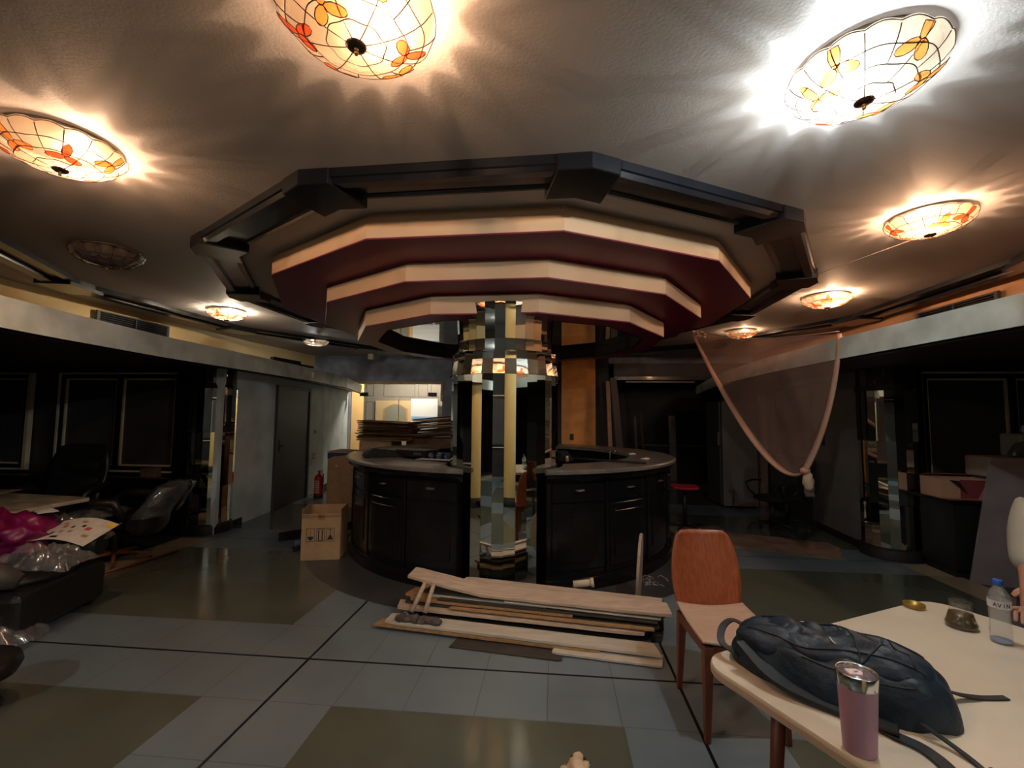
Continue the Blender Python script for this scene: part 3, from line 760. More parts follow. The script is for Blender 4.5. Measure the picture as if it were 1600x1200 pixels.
mb = MB().tube(drape([(.0, -.02), (.02, -.05)]), .0022, 6); obj('reflective_tab', mb, mat('silver tab', (.6, .6, .6), .4), bpk)

# ------------------------------------------------------------------ tumbler, jar, lid, bottle
tb = thing('travel_tumbler', 'mauve insulated tumbler with a steel rim standing in front of the backpack', 'cup', (.745, 1.24, TZ))
obj('body', MB().lathe([(.0, 0), (.033, 0), (.035, .004), (.0375, .06), (.041, .145), (.0425, .155)], n=40), mat('mauve enamel', (.42, .23, .30), .38, var=.04), tb)
obj('steel_rim', MB().lathe([(.0425, .155), (.0435, .158), (.0438, .185), (.0425, .188), (.040, .186), (.040, .176)], n=40), CHROME, tb)
obj('clear_lid', MB().lathe([(.0395, .176), (.0395, .181), (.0, .181)], n=32), sheer('clear lid plastic', (.8, .72, .75), .45, .1, .5), tb)
obj('lid_slider', MB().prism([(-.022, -.012), (.006, -.014), (.014, 0), (.006, .014), (-.022, .012)], .181, .186).box((-.002, 0, .188), (.009, .006, .003)), mat('pale pink slider', (.62, .50, .56), .35), tb, bevel=.001, seg=1)
GLS = sheer('clear jar glass', (.75, .78, .75), .10, .05, .8)
jr = thing('sauce_jar', 'open glass jar of dark brown sauce with a small label on the table', 'jar', (1.585, 1.985, TZ), .6)
obj('glass', MB().lathe([(.0, 0), (.046, 0), (.050, .004), (.050, .016), (.046, .026), (.036, .062), (.0345, .072), (.036, .075), (.036, .079), (.0345, .082), (.0355, .088), (.036, .097), (.034, .099), (.033, .096), (.033, .07), (.035, .06), (.044, .026)], n=36), GLS, jr)
obj('contents', MB().lathe([(.0, .003), (.045, .004), (.0485, .016), (.0440, .027), (.0365, .055), (.0, .056)], n=36), mat('dark sauce', (.07, .045, .012), .3), jr)
lb = MB(); a0 = -pi*.62
lb.grid(lambda u, v: Vector(((.0475-.011*v)*cos(a0+.36*u), (.0475-.011*v)*sin(a0+.36*u), .032+.02*v)), 6, 2)
lbl = obj('label', lb, mat('tan label', (.55, .36, .15), .5), jr, lab='small tan square label')
lb = MB(); lb.grid(lambda u, v: Vector(((.0478-.011*(v*.5+.35))*cos(a0+.08+.2*u), (.0478-.011*(v*.5+.35))*sin(a0+.08+.2*u), .039+.010*v)), 4, 1); obj('label_print', lb, BLK, lbl)
ld = thing('jar_lid', 'brass coloured jar lid lying upside down beside the sauce jar', 'lid', (1.545, 2.165, TZ))
obj('lid_shell', MB().lathe([(.0, .002), (.036, .002), (.038, .004), (.039, .017), (.037, .018), (.036, .006), (.0, .006)], n=36), mat('brass lid', (.30, .19, .035), .35, metal=.5), ld)
bt = thing('water_bottle', 'clear plastic water bottle with blue cap and white label on the table', 'bottle', (1.625, 1.87, TZ), .3)
bottle_prof = [(.0, .006), (.02, .002), (.029, .004), (.031, .012), (.030, .03), (.0315, .04), (.030, .055), (.0285, .085), (.030, .11), (.0315, .125), (.0315, .155), (.030, .165), (.024, .182), (.014, .197), (.0125, .205), (.0125, .212)]
obj('bottle_shell', MB().lathe(bottle_prof, n=28), sheer('clear bottle plastic', (.62, .70, .80), .32, .08, .55), bt)
obj('cap', MB().lathe([(.0145, .205), (.0150, .222), (.0135, .224), (.0, .224)], n=24), mat('blue cap', (.02, .09, .42), .4), bt)
mb = MB(); mb.lathe([(.0322, .127), (.0322, .153)], n=28); lbw = obj('label', mb, mat('white bottle label', (.60, .60, .64), .5), bt, lab='white wrap label with dark letters')
def letters(txt, r, zc, h, a_c, wd, parent, m, cz=None):
    S = {'V': [((0, 1), (.5, 0)), ((.5, 0), (1, 1))], 'I': [((.5, 0), (.5, 1))], 'N': [((0, 0), (0, 1)), ((0, 1), (1, 0)), ((1, 0), (1, 1))], 'A': [((0, 0), (.5, 1)), ((.5, 1), (1, 0)), ((.2, .4), (.8, .4))]}
    mb = MB(); n = len(txt)
    for i, ch in enumerate(txt):
        for (p, q) in S[ch]:
            pts = []
            for s in (0, .5, 1):
                X = p[0]+(q[0]-p[0])*s; Z = p[1]+(q[1]-p[1])*s
                a = a_c+((i+.12+.76*X)/n-.5)*wd; pts.append((r*cos(a), r*sin(a), zc+(Z-.5)*h))
            mb.tube(pts, .0012, 4)
    return obj('lettering', mb, m, parent)
letters('AVIN', .0324, .140, .014, -pi*.76, 1.5, lbw, mat('dark print', (.02, .025, .05), .5))
obj('blue_base_tint', MB().lathe([(.0, .0065), (.027, .006), (.0295, .012), (.0, .0125)], n=24), mat('blue tinted water base', (.10, .20, .40), .2), bt)

# ------------------------------------------------------------------ pile of broken boards in front of the column
PW = mat('old cream painted board', (.52, .40, .30), .6, var=.18, vscale=7, stretch=(1, 6, 6), bump=.15, bscale=25)
PW2 = mat('pale painted board', (.58, .53, .44), .55, var=.14, vscale=6, stretch=(1, 5, 5), bump=.1)
PW3 = mat('bare torn wood', (.38, .22, .10), .75, var=.3, vscale=18, stretch=(1, 6, 6), bump=.3)
PD = mat('dirty dark board', (.045, .038, .032), .6, var=.4, vscale=9, stretch=(1, 6, 6), bump=.2)
ang = rad(-7.2); org = Vector((-1.29, 3.27, 0)); ux = Vector((cos(ang), sin(ang), 0)); uy = Vector((-sin(ang), cos(ang), 0))
def board(name, lab, x0, x1, y, wd, z0, z1, th, m, bend=0, rough=.004, group='broken boards in the pile', tilt=0, dy=0, seed=0, kink=None, cat='board'):
    n = 26; rs = []; rn = random.Random(seed)
    for i in range(n+1):
        s = i/n; X = x0+(x1-x0)*s; z = z0+(z1-z0)*s+bend*sin(pi*s); yy = y+dy*s
        if kink:
            if s < kink[0]: z += kink[1]*(1-s/kink[0])
        w2 = wd/2; e = 0
        if i in (0, n): w2 *= .8+rn.random()*.25
        f = rn.uniform(-rough, rough)*.5; g = rn.uniform(-rough, rough)*.5
        xs = rn.uniform(-.02, .02) if i in (0, n) else 0
        rs.append([org+ux*(X+q[2])+uy*(yy+q[0])+Vector((0, 0, z+q[1]+tilt*q[0])) for q in ((-w2+f, 0, xs), (w2+g, 0, -xs), (w2+g, th, -xs), (-w2+f, th, xs))])
    return obj(name, MB().rings(rs, smooth=False), m, lab=lab, cat=cat, group=group)
BL = [  # bottom to top
 ('dark_sheet', 'flat dark board sheet lying under the front edge of the board pile', .62, 1.36, -.02, .20, .002, .002, .006, PD),
 ('board', 'short white board at the lower right front of the pile', 1.30, 1.985, .02, .15, .010, .006, .012, PW2),
 ('board', 'long front board of the pile with rust stains, bare wood edge', .0, 1.60, .055, .11, .022, .016, .016, PW3),
 ('board', 'long pale board lying along the very front of the pile', .06, 1.96, .085, .15, .043, .036, .016, PW2),
 ('board', 'dark board right behind the front boards, low in the pile', .22, 1.93, .21, .15, .012, .012, .03, PD),
 ('board', 'cream board one level above the front board, pointed left end', .07, 1.90, .23, .13, .085, .085, .02, PW),
 ('board', 'lowest dark board at the back of the pile', .25, 2.02, .36, .17, .002, .002, .045, PD),
 ('board', 'dark dirty board in the middle layer of the pile', .14, 1.98, .30, .16, .108, .112, .02, PD),
 ('board', 'thin torn brown batten in the middle of the pile', .16, 1.40, .24, .05, .135, .135, .016, PW3),
 ('board', 'dark board at the back, level with the middle of the pile', .20, 2.03, .42, .17, .055, .060, .06, PD),
 ('board', 'brown edged board sticking out to the left in the upper middle layer', .12, 1.97, .33, .14, .150, .140, .018, PW3),
 ('board', 'second brown board sticking out to the left at the back', .17, 2.0, .45, .15, .13, .13, .022, PW3),
 ('board', 'dark board just under the top boards of the pile', .26, 2.03, .37, .18, .178, .165, .016, PD),
 ('board', 'grey rough board in the upper layer showing at the right end', .45, 2.04, .44, .16, .200, .185, .014, PD),
 ('board', 'narrow grey slat edge showing under the top board, left half', .30, 1.2, .27, .04, .165, .168, .010, PW2),
 ('board', 'thin black slat in the upper middle layers of the pile', .4, 1.98, .245, .05, .160, .150, .012, PD),
 ('board', 'thin cream slat in the upper middle layers, right half', .9, 2.0, .26, .05, .182, .170, .008, PW2),
 ('board', 'thin brown slat just above the pointed cream board', .5, 1.95, .20, .04, .118, .116, .010, PW3),
 ('board', 'cream board on top of the pile at the back, brown right end', .52, 2.02, .43, .14, .235, .205, .016, PW),
]
for i, b in enumerate(BL): board(*b, seed=i)
board('board', 'wide cracked cream board on the very top, bent up at its left end', .14, 2.06, .30, .13, .222, .212, .018, PW, kink=(.30, .085), tilt=.25, seed=40)
for k, (x, y, lab) in enumerate(((.235, .10, 'round wooden stick propping the top board at the left, the outer one'), (.335, .11, 'round wooden stick propping the top board, the inner one'))):
    p0 = org+ux*x+uy*y+Vector((0, 0, .105)); p1 = org+ux*(x+.05-.03*k)+uy*(y+.12)+Vector((0, 0, .275))
    obj('wooden_stick', MB().tube([p0, p1], [.017, .015], 10), PW, lab=lab, cat='stick', group='props under the top board')
mb = MB(); c = org+ux*.30+uy*.06+Vector((0, 0, .075))
for k in range(6): mb.ball(c+ux*(.055*k-.13)+Vector((0, 0, random.uniform(-.005, .012))), (.045, .04, .026), 9, 6, d=.5, seed=k, freq=4)
obj('crumbled_plaster', mb, mat('crumbled plaster', (.10, .085, .07), .9, var=.4, vscale=30), lab='lump of crumbled plaster at the left end of the board pile', cat='rubble')
p = org+ux*.17+uy*.03
obj('bent_nail', MB().tube([p+Vector((0, 0, .06)), p+ux*.03+Vector((0, 0, .12)), p+ux*.045+Vector((0, 0, .135)), p+ux*.075+Vector((0, 0, .12))], .003, 6), CHROME, lab='bent nail wire at the left end of the board pile', cat='nail')
# oval panel and small roll behind the pile
ov = thing('oval_panel', 'thin pale oval wooden panel standing on edge behind the plank pile', 'panel', (.68, 3.88, 0), rad(76))
mb = MB(); n = 40
mb.rings([[Vector(((.24+e)*cos(2*pi*j/n), y+(-.05*(.3+.29*sin(2*pi*j/n))), .30+(.29+e)*sin(2*pi*j/n))) for j in range(n)] for y, e in ((-.012, -.004), (-.009, 0), (.009, 0), (.012, -.004))], smooth=False)
obj('panel', mb, mat('pale oval wood', (.40, .32, .24), .5, var=.12, stretch=(1, 1, 6)), ov)
sp_ = thing('paper_roll', 'short tan cardboard roll lying behind the plank pile near the column', 'roll', (.22, 3.72, 0))
obj('tube', MB().tube([(-.07, 0, .215), (.07, .0, .235)], .028, 16), CARDL, sp_)
obj('rim', MB().tube([(.065, 0, .2345), (.09, 0, .238)], .036, 16), mat('cream rim', (.6, .52, .38), .6), sp_)
obj('support_block', MB().box((0, .02, .095), (.16, .1, .19)), PD, sp_, bevel=.01)
mb = MB(); rn = random.Random(4)
for k in range(22):
    x, y = .95+rn.uniform(-.12, .12), 4.50+rn.uniform(-.14, .14); a = rn.random()*6.3; l = rn.uniform(.02, .07)
    mb.tube([(x, y, .004), (x+l*cos(a)*.5, y+l*sin(a)*.5, .018*rn.random()+.004), (x+l*cos(a), y+l*sin(a), .004)], .0025, 4)
obj('wood_shavings', mb, mat('pale shavings', (.5, .48, .42), .6), lab='scatter of pale shavings and wire on the dark floor ring behind the chair', cat='debris', kind='stuff')

# ------------------------------------------------------------------ open cardboard box with handling symbols
bxx = thing('cardboard_box', 'open cardboard carton with printed handling symbols standing left of the bar', 'box', (-2.52, 4.87, 0), rad(14))
W_, D_, H_ = .40, .36, .53
mb = MB(); th = .005
mb.b2((-W_/2, -D_/2, 0), (W_/2, -D_/2+th, H_-.045)); mb.b2((-W_/2, D_/2-th, 0), (W_/2, D_/2, H_-.01)); mb.b2((-W_/2, -D_/2, 0), (-W_/2+th, D_/2, H_+.01)); mb.b2((W_/2-th, -D_/2, 0), (W_/2, D_/2, H_)); mb.b2((-W_/2, -D_/2, 0), (W_/2, D_/2, th))
obj('carton', mb, CARD, bxx, bevel=.002, seg=1)
mb = MB(); y = -D_/2-.001
for i, cx in enumerate((-.105, -.005, .095)):
    z = .265; w, h = .042, .07
    mb.b2((cx-w, y-.001, z-h), (cx+w, y, z-h+.004)); mb.b2((cx-w, y-.001, z+h-.004), (cx+w, y, z+h)); mb.b2((cx-w, y-.001, z-h), (cx-w+.004, y, z+h)); mb.b2((cx+w-.004, y-.001, z-h), (cx+w, y, z+h))
    def pr(poly): mb.add([Vector((cx+a, y-.0012, z+b)) for a, b in poly], [tuple(range(len(poly)))])
    if i == 0: pr([(-.03, -.015), (.03, -.015), (.024, -.04), (.008, -.055), (-.008, -.055), (-.024, -.04)]); pr([(-.002, -.015), (.002, -.015), (.002, .05), (-.002, .05)])
    if i == 1:
        for a in (-.018, .018): pr([(a-.005, -.055), (a+.005, -.055), (a+.005, .03), (a+.012, .03), (a, .05), (a-.012, .03), (a-.005, .03)])
        pr([(-.032, -.062), (.032, -.062), (.032, -.057), (-.032, -.057)]); pr([(-.032, .055), (.032, .055), (.032, .061), (-.032, .061)])
    if i == 2: pr([(-.03, -.05), (.03, -.05), (.012, -.012), (.004, .0), (-.004, .0), (-.012, -.012)]); pr([(-.003, 0), (.003, 0), (.003, .055), (-.003, .055)]); pr([(-.015, .05), (.015, .05), (.015, .056), (-.015, .056)])
obj('printed_symbols', mb, mat('box print', (.02, .02, .02), .7), bxx)
obj('tape', MB().b2((-.035, y-.0008, .42), (.035, y, H_-.05)).b2((-W_/2, y-.0008, H_-.085), (W_/2, y, H_-.055)), mat('brown tape', (.30, .18, .09), .35), bxx)
# tall box by the wall
tbx = thing('tall_carton', 'tall brown cardboard carton with a blue band behind the open carton', 'box', (-3.44, 7.55, 0), rad(-6))
obj('carton', MB().b2((-.36, -.22, 0), (.36, .22, .90)), CARD, tbx, bevel=.006, seg=1)
mb = MB(); mb.add([Vector((-.361+.0, -.2215, .9)), Vector((.36, -.2215, .9)), Vector((.36, -.2215, .86)), Vector((0, -.2215, .865)), Vector((-.25, -.2215, .835)), Vector((-.36, -.2215, .79))], [(0, 1, 2, 3, 4, 5)][::-1])
obj('blue_band', mb, mat('blue print', (.02, .06, .16), .6), tbx, lab='dark blue printed arc')
mb = MB()
mb.lathe([(.0, 0), (.02, 0)], n=16); mb.v = [Vector((-.19+v.x, -.2215, .68+v.y)) for v in mb.v]; mb.f = [f[::-1] for f in mb.f]
obj('sticker', mb, mat('beige sticker', (.6, .5, .4), .6), tbx)
obj('lid_flap', MB().box((0, 0, .91), (.74, .46, .012), rot=Euler((.02, .03, 0))), CARDL, tbx)

# foam strips behind the open box
def strip(name, lab, a, b, wd, hh, m, cat='strip', tw=0):
    d = Vector(b)-Vector(a); c = (Vector(a)+Vector(b))/2
    e = d.to_track_quat('X', 'Z')
    mb = MB(); q = e.to_matrix(); x, y, z = d.length/2, wd/2, hh/2
    tilt = Matrix.Rotation(tw, 3, d.normalized())
    vs = [c+tilt @ (q @ Vector((i*x, j*y, k*z))) for k in (-1, 1) for i, j in ((-1, -1), (1, -1), (1, 1), (-1, 1))]
    mb.add(vs, [(3, 2, 1, 0), (4, 5, 6, 7), (0, 1, 5, 4), (1, 2, 6, 5), (2, 3, 7, 6), (3, 0, 4, 7)])
    return obj(name, mb, m, lab=lab, cat=cat, bevel=min(wd, hh)*.25)
strip('plastic_profile', 'long black plastic profile on the floor left of the open carton', (-3.33, 5.30, .055), (-2.72, 5.95, .06), .02, .11, BLKP)
strip('foam_strip', 'light blue foam strip on the floor beside the open carton, the front one', (-2.99, 5.08, .05), (-2.56, 5.50, .065), .07, .035, mat('blue foam', (.10, .22, .30), .7), tw=.5)
strip('foam_strip', 'light blue foam strip lying behind the front blue strip', (-3.05, 5.28, .03), (-2.62, 5.75, .03), .07, .04, MATS['blue foam'])
strip('plastic_profile', 'short black plastic profile under the blue foam strips', (-2.96, 4.98, .02), (-2.52, 5.40, .02), .09, .03, BLKP)

# fire extinguisher and small wall fittings
fe = thing('fire_extinguisher', 'red fire extinguisher standing on the floor against the grey left wall', 'fire extinguisher', (-4.36, 8.12, 0))
RED = mat('extinguisher red', (.50, .012, .02), .35)
obj('cylinder', MB().lathe([(.0, .0), (.075, .0), (.08, .02), (.08, .36), (.07, .40), (.03, .43), (.02, .45), (.0, .45)], n=24), RED, fe)
obj('base_ring', MB().lathe([(.083, 0), (.083, .06), (.08, .065)], n=24), BLK, fe)
obj('valve', MB().lathe([(.018, .44), (.02, .47), (.0, .475)], n=12).box((.02, 0, .48), (.10, .02, .012)).box((.03, 0, .50), (.11, .02, .01), rot=Euler((0, -.25, 0))), mat('valve red', (.4, .03, .03), .4), fe)
obj('hose', MB().tube([(.03, 0, .46), (.09, -.02, .44), (.10, -.03, .30), (.09, -.03, .15)], .009, 8), BLKP, fe)
mb = MB(); mb.grid(lambda u, v: Vector((.0812*cos(-2.0+1.0*u), .0812*sin(-2.0+1.0*u), .10+.22*v)), 8, 1)
q = obj('label', mb, mat('white extinguisher label', (.7, .65, .6), .5), fe, lab='white instruction label')
mb = MB()
for k in range(5): mb.grid(lambda u, v: Vector((.082*cos(-1.9+.8*u), .082*sin(-1.9+.8*u), .125+.04*k+.02*v)), 6, 1)
obj('label_print', mb, RED, q)
mb = MB(); mb.grid(lambda u, v: Vector((.0812*cos(-2.9+.75*u), .0812*sin(-2.9+.75*u), .20+.06*v)), 6, 1); obj('yellow_sticker', mb, mat('yellow sticker', (.7, .6, .2), .5), fe)
def wallbox(name, lab, c, d, m, cat, rz=0, extra=None):
    t = thing(name, lab, cat, c, rz); obj('plate', MB().box((0, 0, 0), d), m, t, bevel=.004, seg=1)
    if extra: obj(extra[0], MB().box(extra[1], extra[2]), extra[3], t)
    return t
wallbox('light_switch', 'small light switch with white plate on the grey wall right of the dark door', (-4.660, 8.45, 1.20), (.012, .09, .085), mat('switch grey', (.45, .45, .42), .4), 'switch', rad(6.5), ('rocker', (.008, .012, 0), (.01, .05, .05), BLKP))
wallbox('warning_sign', 'small red fire sign on the grey wall above the extinguisher', (-4.665, 8.47, .73), (.006, .10, .11), mat('sign red', (.5, .08, .07), .5), 'sign', rad(6.5), ('pictogram', (.004, 0, 0), (.004, .04, .06), mat('sign white', (.7, .6, .6), .5)))
wallbox('wall_socket', 'black framed wall socket on the grey right wall near the net curtain', (3.694, 6.70, 1.27), (.012, .17, .18), BLKP, 'socket', rad(-3.5), ('insert', (-.008, 0, 0), (.008, .10, .11), mat('socket insert', (.05, .055, .06), .4)))
wallbox('wall_socket', 'small black socket on the orange pier above the bar', (.35, 9.494, 1.12), (.08, .014, .13), BLKP, 'socket')
wallbox('alarm_sensor', 'small white alarm box on the metal fascia near the back left corner', (-4.04, 7.25, 2.20), (.03, .11, .09), mat('sensor white', (.7, .68, .6), .5), 'sensor', rad(0))
wallbox('motion_sensor', 'small cream motion sensor under the ceiling at the back left', (-4.55, 10.78, 2.98), (.13, .12, .14), mat('sensor cream', (.68, .6, .42), .5), 'sensor')
t = thing('cable_duct', 'black metal duct piece lying on top of the left fascia', 'duct', (-4.10, 6.65, 2.31), rad(84))
obj('duct', MB().b2((-.42, -.03, 0), (.2, .03, .075)).b2((-.3, -.05, 0), (.5, .05, .03)), BLK, t, bevel=.004, seg=1)
# plaster damage above the extinguisher
mb = MB(); rn = random.Random(9)
for k in range(14):
    y = 8.34+rn.uniform(-.13, .13); z = .62+rn.uniform(-.05, .04); x = -4.33-(y-5.5)*.1147+.004
    mb.box((x, y, z), (.004, rn.uniform(.015, .05), rn.uniform(.01, .03)), rad(6.5))
obj('chipped_plaster', mb, mat('chipped white plaster', (.6, .58, .55), .8), lab='white chipped plaster patch on the grey wall behind the extinguisher', cat='plaster', kind='stuff')
# ------------------------------------------------------------------ crumpled film and cloth helper
def crumple(name, lab, cat, c, L, W, h, m, seed, rz=0, amp=.03, fq=9, group=None, parent=None, hang=0, n=40, kind=None, pts=None, solid=0):
    rot = Matrix.Rotation(rz, 3, 'Z'); c = Vector(c)
    def fn(u, v):
        x = (u-.5)*L; y = (v-.5)*W
        e = min(u, 1-u, v, 1-v)*4; e = min(1, e)
        q = Vector((x*fq, y*fq, seed))
        ed = 1+.18*noise.noise(Vector((u*5, v*5, seed+3)))
        rd = abs(noise.noise(q))+.5*abs(noise.noise(q*2.1+Vector((4, 1, 2))))+.25*abs(noise.noise(q*4.3))
        z = h*(e**.6)*(.65+.5*noise.noise(Vector((x*2.5, y*2.5, seed))))+amp*(1-rd)*(.35+e)
        z -= hang*max(0, (v-.5)*-2)**2
        p = Vector((x*ed, y*ed, max(.003, z) if not hang else z))
        return c+rot @ p
    return obj(name, MB().grid(fn, n, n), m, parent, world=parent is not None, lab=lab, cat=cat, group=group, kind=kind, solid=solid)
FILM = sheer('clear plastic film', (.6, .62, .63), .40, .16, .55, 6)
FILM2 = sheer('thin clear plastic film', (.55, .57, .58), .30, .16, .6, 8)
ZT = 1.07
# ------------------------------------------------------------------ things on the bar top
crumple('cloth', 'crumpled black cloth lying on the left end of the bar top', 'cloth', (-1.97, 5.06, ZT), .42, .30, .07, mat('black cloth', (.006, .006, .007), .9), 2, .5, .03, 12)
t = thing('amplifier', 'flat black electronic unit with buttons on the bar top left of the column', 'device', (-1.60, 5.20, ZT), rad(-22))
obj('body', MB().b2((-.21, -.14, 0), (.21, .14, .075)), BLKP, t, bevel=.005)
mb = MB()
for k in range(4): mb.b2((.06+.03*k, -.146, .022), (.08+.03*k, -.139, .055))
obj('buttons', mb, mat('grey buttons', (.10, .10, .10), .5), t)
def lying_bottle(c, rz, lab, lcol):
    t = thing('small_bottle', lab, 'bottle', c, rz, 'small bottles on the bar top')
    R = Matrix.Rotation(pi/2, 4, 'Y')
    mb = MB(); mb.lathe([(.0, 0), (.028, .003), (.030, .02), (.028, .06), (.030, .10), (.028, .12), (.013, .145), (.012, .155)], n=18); mb.v = [R @ v+Vector((-.08, 0, .03)) for v in mb.v]
    obj('shell', mb, MATS['clear bottle plastic'], t)
    mb = MB(); mb.lathe([(.0305, .045), (.0305, .095)], n=18); mb.v = [R @ v+Vector((-.08, 0, .03)) for v in mb.v]
    obj('label', mb, lcol, t)
    mb = MB(); mb.lathe([(.0145, .15), (.0145, .168), (.0, .168)], n=16); mb.v = [R @ v+Vector((-.08, 0, .03)) for v in mb.v]
    obj('cap', mb, MATS['blue cap'], t)
BLU = mat('blue label', (.04, .10, .34), .5)
lying_bottle((-1.36, 4.93, ZT), rad(-70), 'small clear bottle lying on the bar top beside the electronic unit', BLU)
lying_bottle((-1.27, 4.92, ZT), rad(-80), 'middle one of three small clear bottles lying on the bar top', mat('pale label', (.5, .5, .55), .5))
lying_bottle((-1.17, 4.88, ZT), rad(-86), 'small clear bottle with blue label lying nearest the mirrored column', BLU)
obj('paper_sheet', MB().box((-1.27, 4.80, ZT+.002), (.42, .14, .003), rad(-12)), mat('white paper', (.6, .6, .6), .6), lab='white paper sheet under the three small bottles on the bar top', cat='paper')
obj('paper_sheet', MB().box((-1.22, 4.32, ZT+.002), (.24, .07, .003), rad(-18)), mat('grey paper', (.36, .35, .33), .5), lab='pale grey paper strip near the front rim of the bar top', cat='paper')
strip('teal_strip', 'long teal painted strip lying across the left half of the bar top', (-2.32, 5.84, ZT+.012), (-1.05, 5.35, ZT+.012), .03, .02, mat('teal paint', (.03, .13, .19), .4))
strip('metal_rail', 'long dark metal rail lying across the right half of the bar top', (.12, 5.16, ZT+.012), (.92, 4.72, ZT+.012), .025, .02, BLKP)
t = thing('bar_tap', 'small chrome tap rising beside the bar top in front of the dark doorway', 'tap', (.66, 5.52, 0))
obj('pipe', MB().tube([(0, 0, 0), (0, 0, 1.10), (.01, 0, 1.13), (.04, -.02, 1.145), (.07, -.03, 1.12)], .012, 10), CHROME, t)
obj('sink_unit', MB().b2((-.3, -.02, 0), (.3, .3, .80)), LACQD, t)
t = thing('glue_bottle', 'tiny white capped bottle on the bar top right of the column', 'bottle', (.13, 4.82, ZT))
obj('body', MB().lathe([(0, 0), (.018, 0), (.018, .035), (.010, .045)], n=14), mat('tan plastic', (.35, .25, .15), .5), t)
obj('cap', MB().lathe([(.013, .045), (.013, .062), (0, .062)], n=14), mat('white cap', (.8, .8, .8), .4), t)
crumple('cloth', 'small black cloth bunched on the bar top against the column on the right', 'cloth', (.10, 4.93, ZT), .16, .16, .11, MATS['black cloth'], 5, .2, .03, 14)
for i, (x, y, lab, m_) in enumerate(((1.02, 5.28, 'pale scrap of paper near the right rim of the bar top', 'white paper'), (.98, 5.9, 'crumpled light scrap farther back on the right of the bar top', 'white paper'), (-.80, 4.40, None, None))):
    if lab: crumple('paper_scrap', lab, 'paper', (x, y, ZT), .10, .05, .012, MATS[m_], 20+i, .3, .012, 20, n=10)

# ------------------------------------------------------------------ stacked flattened cardboard behind the bar
t = thing('storage_carton', 'pale cardboard carton under the left stack of flattened cardboard', 'box', (-3.22, 8.2, 0))
obj('carton', MB().b2((-.30, -.28, 0), (.30, .28, 1.07)), CARDL, t, bevel=.006, seg=1)
t = thing('storage_carton', 'dark carton under the right stack of flattened cardboard', 'box', (-2.28, 8.35, 0))
obj('carton', MB().b2((-.42, -.28, 0), (.42, .28, 1.12)), CARDD, t, bevel=.006, seg=1)
rn = random.Random(11)
z = 1.075
ORDL = ['lowest', 'second from the bottom', 'third from the bottom', 'fourth from the bottom', 'fifth from the bottom', 'sixth from the bottom', 'middle one', 'sixth from the top', 'fifth from the top', 'fourth from the top', 'third from the top', 'second from the top', 'topmost']
CN = {CARD: 'brown', CARDD: 'dark brown', CARDL: 'pale tan', WHITE: 'white'}
for i in range(13):
    m_ = [CARDD, CARDD, CARD, CARDD, CARDL][i % 5] if i > 1 else CARDL
    th = .022+rn.random()*.012; L = .98+rn.uniform(-.08, .05)
    mb = MB().box((0, 0, 0), (L, .55, th*.7)); 
    for v in mb.v: v.z += .02*(v.x/L*2)**2*(-1 if v.x > 0 else 1)*(i/13)
    mb.v = [Matrix.Rotation(rad(rn.uniform(-7, 7)-4), 3, 'Z') @ v+Vector((-3.06+rn.uniform(-.03, .03), 8.15+rn.uniform(-.02, .02), z+th/2)) for v in mb.v]
    obj('flattened_carton', mb, m_, lab='flattened %s carton, %s in the left stack behind the bar' % (CN[m_], ORDL[i]), cat='cardboard', group='left stack of flattened cartons', bevel=.003, seg=1); z += th
z = 1.125
ORD = ['lowest', 'second from the bottom', 'third from the bottom', 'fourth from the bottom', 'fifth from the bottom', 'sixth from the bottom', 'seventh from the bottom', 'seventh from the top', 'sixth from the top', 'fifth from the top', 'fourth from the top', 'third from the top', 'second from the top', 'topmost']
for i in range(14):
    m_ = [CARDD, WHITE, CARDL, CARDD, CARD][i % 5]; th = .020+rn.random()*.012; L = .95+rn.uniform(-.18, .06)
    mb = MB().box((0, 0, 0), (L, .5, th*.7), rot=Euler((0, -.09, 0)))
    mb.v = [Matrix.Rotation(rad(rn.uniform(-9, 9)+5), 3, 'Z') @ v+Vector((-2.20+rn.uniform(-.06, .05), 8.38+rn.uniform(-.04, .02), z+th/2+.02)) for v in mb.v]
    obj('flattened_carton', mb, m_, lab='flattened %s carton, %s in the right stack behind the bar' % (CN[m_], ORD[i]), cat='cardboard', group='right stack of flattened cartons', bevel=.003, seg=1); z += th

# ------------------------------------------------------------------ glass partition, kitchen door, board
GLP = sheer('partition glass', (.5, .55, .55), .06, .35, .5)
t = thing('glass_partition', 'frameless glass partition with black clamps in the opening of the back wall', 'glass partition', (-4.0, YB+.05, 0))
obj('glass_pane', MB().b2((-5.28, YB+.045, .05), (-4.03, YB+.055, 2.34)), GLP, t, True); obj('glass_pane', MB().b2((-4.01, YB+.045, .05), (-2.92, YB+.055, 2.34)), GLP, t, True)
obj('pane_edge', MB().b2((-4.027, YB+.04, .05), (-4.013, YB+.06, 1.95)), mat('glass edge', (.65, .68, .6), .3), t, True)
for x in (-4.95, -3.13): obj('clamp', MB().b2((x-.11, YB+.02, 2.02), (x+.11, YB+.08, 2.12)).b2((x-.04, YB+.012, 2.05), (x+.04, YB+.02, 2.09)), BLKP, t, True, bevel=.004, seg=1)
d3 = bpy.data.objects.new('door_3', None); COL.objects.link(d3); d3['kind'] = 'structure'; d3.location = (-4.95, 13.55, 0); WM[d3] = Matrix.Translation(d3.location)
obj('door_leaf', MB().b2((-5.52, 13.52, 0), (-4.36, 13.56, 1.98)), mat('cream door', (.72, .56, .32), .5), d3, True)
def archpoly(w, z0, z1, rise, n=10): return [(-w, z0), (w, z0)]+[(w-2*w*i/n, z1+rise*sin(pi*i/n)) for i in range(n+1)]
